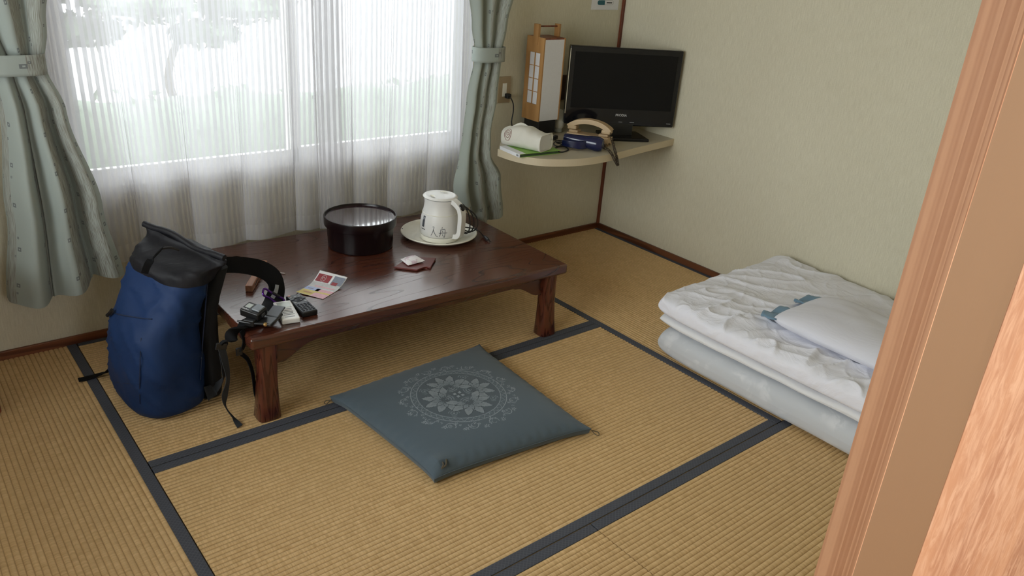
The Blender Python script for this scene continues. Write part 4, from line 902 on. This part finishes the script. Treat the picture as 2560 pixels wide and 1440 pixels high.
# lantern lamp
lp = thing('lantern_lamp', 'tall square wooden paper lantern lamp with a carry handle', 'lamp', (-.5725, -.0885, SZ))
LX, LY, L0, L1 = .0625, .0600, .072, .446
MB().rng((-LX+.004, -LY+.003, L0+.004), (LX-.004, LY-.003, L1-.006)).build('shade', M['paper'], lp)
MB().rng((-LX+.003, -LY, L0+.003), (LX-.008, -LY+.0025, L1-.007)).build('paper_face', M['paper'], lp)
MB().rng((LX-.008, -LY-.001, L0), (LX, LY, L1)).build('side_board', M['lampwood'], lp, bevel=.0008)
mbx = [(-LX-.004, -LY, L0), (-LX+.004, LY, L1)]
wz0, wz1, wy0, wy1 = L0+.075, L1-.068, -LY+.022, LY-.026
wbm = MB().rng((-LX-.004, -LY, L0), (-LX+.003, wy0, L1)).rng((-LX-.004, wy1, L0), (-LX+.003, LY, L1)).rng((-LX-.004, wy0, L0), (-LX+.003, wy1, wz0)).rng((-LX-.004, wy0, wz1), (-LX+.003, wy1, L1))
wbm.build('front_board', M['lampwood'], lp)
ph_ = (wz1-wz0)/4; ym_ = (wy0+wy1)/2
for r_ in range(4):
    for c_ in range(2):
        a0, a1 = (wy0, ym_-.003) if c_ == 0 else (ym_+.003, wy1)
        MB().rng((-LX-.0005, a0, wz0+r_*ph_+.0015), (-LX+.003, a1, wz0+(r_+1)*ph_-.0015)).build('pane', M['paper'], lp)
MB().rng((-LX-.003, ym_-.003, wz0), (-LX+.001, ym_+.003, wz1)).build('lattice_bar', M['lampwood'], lp)
for r_ in range(1, 4): MB().rng((-LX-.0028, wy0, wz0+r_*ph_-.0015), (-LX+.001, wy1, wz0+r_*ph_+.0015)).build('lattice_bar', M['lampwood'], lp)
MB().rng((-LX+.002, -LY+.002, L1-.008), (LX-.002, LY-.002, L1)).build('top_plate', M['trimz'], lp)
for s_ in (-1, 1): MB().rng((s_*(LX)-.007, -.016, L1-.035 if s_ < 0 else L1), (s_*(LX)+.007 if s_ < 0 else LX+.004, .016, L1+.055)).build('handle_post', M['lampwood'] if s_ < 0 else M['lampwood'], lp, bevel=.001)
MB().tube([(-LX, 0, L1+.045), (LX, 0, L1+.045)], .0035, 10).build('handle_rod', M['trimz'], lp, smooth=True)
MB().rng((-LX+.008, -LY+.006, .012), (LX-.012, LY-.006, L0)).build('base_block', M['blackplastic'], lp, bevel=.003)
for sx_ in (-1, 1):
    for sy_ in (-1, 1): MB().lathe([(.008, 0), (.009, .004), (.008, .014)], (sx_*.04, sy_*.04, 0), 12).build('foot', M['chrome'], lp, smooth=True)
# small cream diffuser bottle
bp0 = UZ(1394, 330, SZ); print('bottle', bp0)
bt = thing('dispenser_bottle', 'small cream rounded dispenser standing between lamp and television', 'bottle', (bp0.x, bp0.y, SZ))
MB().lathe([(.016, 0), (.019, .003), (.019, .018), (.018, .020)], n=24).build('clear_base', M['lcd'], bt, smooth=True)
MB().lathe([(.020, .020), (.026, .028), (.029, .05), (.028, .075), (.024, .095), (.014, .108), (.002, .112)], n=28).build('shell', M['cream'], bt, smooth=True)
# green binder
s0, s1 = UZ(1253, 378, SZ+.016), UZ(1308, 393, SZ+.001); s0.z = s1.z = 0
B1 = UZ(1299, 394.5, SZ); B0 = UZ(1257.5, 376.5, SZ); sd_ = (B1-B0).normalized(); ac = Vector((-sd_.y, sd_.x, 0)); 
if ac.x < 0: ac = -ac
BL = .150
c00 = B1+ac*.002; bd = thing('ring_binder', 'green binder with a white spine lying under the tissue pouch', 'binder', (c00.x, c00.y, SZ))
Fb = frame((c00.x, c00.y, SZ), ac, (0, 0, 1))   # x: away from the spine, y: along the spine (+ = towards the viewer side?)
ys = 1 if (Fb.to_3x3() @ Vector((0, 1, 0))).dot(sd_) < 0 else -1
def fb(nm, a, b, mat, bev=.0008):
    mb = MB().rng((a[0], ys*a[1], a[2]), (b[0], ys*b[1], b[2])); mb.v = [Fb @ p for p in mb.v]
    return mb.build(nm, mat, bd, bevel=bev, world=True)
fb('pages', (.004, .003, .002), (.205, BL-.003, .0125), M['greenedge']); fb('cover_top', (.0, 0, .0125), (.215, BL, .0145), M['green']); fb('cover_bottom', (.0, 0, .0), (.215, BL, .002), M['green'])
fb('spine', (-.004, 0, 0), (.0, BL, .0148), M['whitepaper']); fb('spine_wrap', (-.004, 0, .0145), (.030, BL, .0152), M['whitepaper'])
for yy in (.008, .014, .019): fb('spine_writing', (-.0046, yy, .003), (-.004, yy+.0018, .012), M['ink'], 0)
fb('spine_writing', (-.0046, .008, .0065), (-.004, .021, .008), M['ink'], 0)
# tissue pouch
tz0 = SZ+.0152
TPc = UZ(1325, 352, SZ+.055)
tpt = thing('tissue_pouch', 'off white cloth tissue pouch with a rose print on the green binder', 'tissue pouch', (TPc.x, TPc.y, tz0))
a0_, b0_ = UZ(1264, 352, tz0+.02), UZ(1345, 378, tz0+.0); ldir = Vector((b0_.x-a0_.x, b0_.y-a0_.y, 0)).normalized()
Lc0, Lc1 = UZ(1268, 338, tz0+.036), UZ(1366, 358, tz0+.036); ax_ = Vector((Lc1.x-Lc0.x, Lc1.y-Lc0.y, 0)); Lt = ax_.length; ax_.normalize(); pr_ = Vector((-ax_.y, ax_.x, 0))
def tp(u, v):
    a_ = PI*2*v; s_ = u; half = .052*(1+.12*(u > .85)*(u-.85)/.15); ht = .082*(1-.10*math.cos(u*7))
    ca, sa = math.cos(a_), math.sin(a_); y = half*math.copysign(abs(ca)**.7, ca); z = ht/2+ht/2*math.copysign(abs(sa)**.75, sa)
    p = Lc0 + ax_*(Lt*s_) + pr_*y; w_ = .006*mnoise.noise(Vector((u*6, v*5, 1)))
    return Vector((p.x, p.y, tz0+max(.0004, z+w_*(1 if z > .012 else .1)+(.004*math.sin(v*19)*(u > .95)))))
o = MB().grid(lambda u, v: tp(u, v % 1.0), 26, 32).build('pouch', M['tissuecloth'], tpt, smooth=True, ang=180, world=True); sdm = o.modifiers.new('thick', 'SOLIDIFY'); sdm.thickness = .002
MB().grid(lambda u, v: tp(.955, v % 1.0)*(1-u)+(Lc0+ax_*(Lt*.955)+Vector((0, 0, tz0-Lc0.z+.025)))*u, 4, 32).build('tissue_block', M['whitepaper'], tpt, smooth=True, world=True)
fold = [Lc0+ax_*(Lt*k)+Vector((0, 0, tz0-Lc0.z+zz)) for k, zz in ((.12, .078), (.3, .090), (.5, .084), (.72, .072))]
MB().ribbon(fold, [(pr_*.8+Vector((0, 0, .6)))]*4, [.006, .030, .022, .006], .002, 6).build('opening_flap', M['tissuecloth'], tpt, smooth=True, world=True)
v0 = .47 if (CAM-Lc0).dot(-pr_) > 0 else .97
for rr in (1.0, .66, .3):
    MB().tube([tp(.16+.085*rr*math.cos(k*PI/8), (v0-.03+.085*rr*math.sin(k*PI/8)) % 1.0)+(CAM-Lc0).normalized()*.003 for k in range(16)], .0013, 5, closed=True).build('rose_print', M['rose'], tpt, world=True)
# telephone
PH0, PH1 = UZ(1498, 371, SZ), UZ(1425, 338, SZ); pdv = Vector((PH0.x-PH1.x, PH0.y-PH1.y, 0)); pdv.normalize()
tl_ = thing('telephone', 'old cream corded telephone with handset beside the television', 'telephone', (-.452, -.335, SZ))
pa = math.radians(-62); PX = Vector((math.cos(pa), math.sin(pa), 0)); PY = Vector((-PX.y, PX.x, 0)); PC = Vector((-.468, -.322, SZ))
Fp = frame(PC, PX, (0, 0, 1))
def fp(pts): return [Fp @ Vector(q) for q in pts]
mb = MB().prism([(-.100, -.034), (.100, -.034), (.105, -.022), (.105, .030), (-.105, .030), (-.105, -.022)], 0, .040); mb.v = [Fp @ p for p in mb.v]; mb.build('base', M['creamold'], tl_, bevel=.006, seg=3, world=True)
mb = MB().rng((-.095, -.026, .040), (-.050, .026, .054)).rng((.050, -.026, .040), (.095, .026, .054)); 
for k, (xa, xb) in enumerate(((-.095, -.050), (.050, .095))):
    mb = MB().rng((xa, -.026, .0395), (xb, .026, .052)); mb.v = [Fp @ p for p in mb.v]; mb.build('cradle', M['creamold'], tl_, bevel=.004, world=True)
hp_ = [(-.100, 0, .064), (-.088, 0, .074), (-.060, 0, .088), (-.02, 0, .096), (.02, 0, .096), (.060, 0, .088), (.088, 0, .074), (.100, 0, .064)]
MB().ribbon(fp(hp_), [PY]*8, [.046, .046, .042, .038, .038, .042, .046, .046], .022, 6).build('handset', M['creamold'], tl_, smooth=True, bevel=.007, seg=3, world=True)
for xx in (-.082, .082):
    mb = MB().rng((xx-.022, -.023, .0525), (xx+.022, .023, .072)); mb.v = [Fp @ p for p in mb.v]; mb.build('handset_end', M['creamold'], tl_, bevel=.006, world=True)
def coil(path, r, tr_, turns, n=14):
    P = catmull([Vector(q) for q in path], 10); out = []; L = len(P)-1; tot = turns*n
    for k in range(tot+1):
        t_ = k/tot*L; i = min(int(t_), L-1); fr = t_-i; c_ = P[i].lerp(P[i+1], fr); tg = (P[i+1]-P[i]).normalized(); N_ = tg.cross(Vector((.3, -.8, .1))).normalized(); B_ = tg.cross(N_); a_ = 2*PI*k/n
        out.append(c_+(N_*math.cos(a_)+B_*math.sin(a_))*r)
    return MB().tube(out, tr_, 5)
he = Fp @ Vector((.100, -.012, .060)); 
brn = plain('brown_coil_cord', (.045, .030, .018), .5, .2, 200)
yq = UZ(1540, 383, SZ+.01).y
coil([he, UY(1531, 352, he.y-.03), UZ(1536, 372, SZ+.016), UY(1540, 386, -.538), UY(1543, 400, -.540), UY(1545, 413, -.542)], .0050, .0016, 26).build('coil_cord', brn, tl_, smooth=True, world=True)
coil([UY(1544, 413, -.540), UY(1536, 399, -.544), UY(1530, 386, -.545), UZ(1520, 374, SZ+.010), UZ(1507, 367, SZ+.008), Fp @ Vector((.104, -.015, .012))], .0050, .0016, 26).build('coil_cord', brn, tl_, smooth=True, world=True)
# hair dryer
hdz = SZ+.034; E0, E1 = UZ(1416, 344, hdz+.008), UZ(1484, 358, hdz); dv = (E1-E0); DL = dv.length; dv.normalize()
dy_ = thing('hair_dryer', 'navy blue hair dryer lying in front of the telephone', 'hair dryer', ((E0+E1)/2-Vector((0, 0, hdz-SZ)))); dy_.location.z = SZ
Rd = frame((0, 0, 0), dv.orthogonal(), dv).to_3x3()
MB().lathe([(.016, -.010), (.019, 0), (.0205, .02), (.022, .05), (.026, .085), (.031, .115), (.033, .14), (.032, DL-.005 if DL > .15 else .155), (.026, max(DL, .16)+.008), (.012, max(DL, .16)+.013), (.001, max(DL, .16)+.014)], E0, 28, Rd).build('barrel', M['navy'], dy_, smooth=True, world=True)
hb = E0+dv*(DL*.72); tocam = (CAM-hb); tocam.z = 0; tocam.normalize()
MB().ribbon([hb+tocam*.012+Vector((0, 0, -.008)), hb+tocam*.034-dv*.025+Vector((0, 0, -.012)), hb+tocam*.040-dv*.065+Vector((0, 0, -.014)), hb+tocam*.036-dv*.105+Vector((0, 0, -.016))], [(0, 0, 1)]*4, [.036, .034, .030, .026], .026, 6).build('handle', M['navy'], dy_, smooth=True, bevel=.009, seg=3, world=True)
hl = hb+tocam*.040-dv*.065
text('dryer_lettering', 'ionplus', .010, frame(E0+dv*.075+tocam*.0205+Vector((0, 0, .011)), dv, tocam*.75+Vector((0, 0, .6))), M['button'], dy_) if False else None
ce = hb+tocam*.036-dv*.105+Vector((0, 0, -.016)); zf = SZ+.004
MB().tube([ce, ce-dv*.03+Vector((0, 0, -.006)), UZ(1404, 362, zf), UZ(1386, 372, zf), UZ(1402, 380, zf), UZ(1420, 375, zf), UZ(1412, 366, zf), UZ(1394, 366, zf+.006), UZ(1384, 360, zf+.008), UZ(1392, 352, zf+.005), UZ(1404, 352, zf)], .0030, 8, 7).build('cord', M['cord'], dy_, smooth=True, world=True)
pb = UZ(1388, 344, SZ+.012); MB().box(pb, (.030, .016, .018), rotz(.4)).build('plug', M['cord'], dy_, bevel=.003, world=True)
# wall outlets, plug, notice
for k, (px_, py_, lab) in enumerate(((1259, 224, 'beige wall outlet plate beside the drape'), (1411, 218, 'brown wall outlet plate behind the television'))):
    c_ = UY(px_, py_, 0); ot = thing('wall_outlet', lab, 'outlet', (c_.x, -.0005, c_.z-.06), 0, 'wall outlets above the shelf')
    MB().rng((-.036, -.006, 0), (.036, 0, .120)).build('plate', M['outlet'] if k == 0 else M['outletdark'], ot, bevel=.002)
    MB().rng((-.012, -.0075, .030), (.012, -.005, .090)).build('socket', M['cream'] if k == 0 else M['outletdark'], ot)
pc_ = UY(1270, 240, -.02); pw_ = thing('power_cord', 'black power cord plugged into the wall outlet above the tissue pouch', 'cord', (pc_.x, -.02, pc_.z))
MB().box((pc_.x, -.020, pc_.z), (.022, .026, .022)).build('plug', M['cord'], pw_, bevel=.004, world=True)
MB().tube([(pc_.x, -.030, pc_.z), UY(1277, 245, -.045), UY(1283, 260, -.05), UY(1283, 280, -.05), UY(1279, 305, -.05), Vector((-.70, -.05, SZ+.004))], .0028, 8, 6).build('lead', M['cord'], pw_, smooth=True, world=True)
n0, n1 = UY(1477, 24, 0), UY(1544, 25.5, 0)
nt_ = thing('wall_notice', 'small white notice card with teal labels on the wall above the television', 'notice', (n0.x, -.0008, n0.z))
nw = n1.x-n0.x; MB().rng((0, -.0012, 0), (nw, 0, .20)).build('card', M['whitepaper'], nt_)
def pill(x0, x1, z0, z1, y, nm, mat, half=None):
    r = (z1-z0)/2; pts = []
    for k in range(9): a = PI/2+PI*k/8; pts.append((x0+r+r*math.cos(a), z0+r+r*math.sin(a)))
    if half == 'L': pts += [(x1, z0), (x1, z1)]
    else:
        for k in range(9): a = -PI/2+PI*k/8; pts.append((x1-r+r*math.cos(a), z0+r+r*math.sin(a)))
    MB().prism(pts, y, y+.0006, Matrix(((1, 0, 0, 0), (0, 0, -1, 0), (0, 1, 0, 0), (0, 0, 0, 1)))).build(nm, mat, nt_)
for k in range(5):
    z0 = .022+k*.034; pill(nw*.21, nw*.80, z0, z0+.022, .0013, 'label_outline', M['button']); pill(nw*.215, nw*.79, z0+.0015, z0+.0205, .0017, 'label_field', M['whitepaper']); pill(nw*.21, nw*.47, z0, z0+.022, .0021, 'label_teal', M['teal'], 'L')
    MB().rng((nw*.54, -.0030, z0+.008), (nw*.74, -.0024, z0+.0135)).build('print_line', M['ink'], nt_)
# low stand whose leg shows at the left edge
ls = thing('low_stand', 'dark wooden stand leg beside the window wall', 'stand', (-3.16, -.29, 0))
for sx_ in (-1, 1):
    for sy_ in (-1, 1): MB().rng((sx_*.215-.022, sy_*.055-.022, 0), (sx_*.215+.022, sy_*.055+.022, .42)).build('leg', M['trimz'], ls, bevel=.006)
MB().rng((-.24, -.085, .42), (.24, .085, .445)).build('top_board', M['trim'], ls, bevel=.004)
MB().rng((-.215, -.008, .18), (.215, .008, .21)).build('rail', M['trim'], ls, bevel=.002)
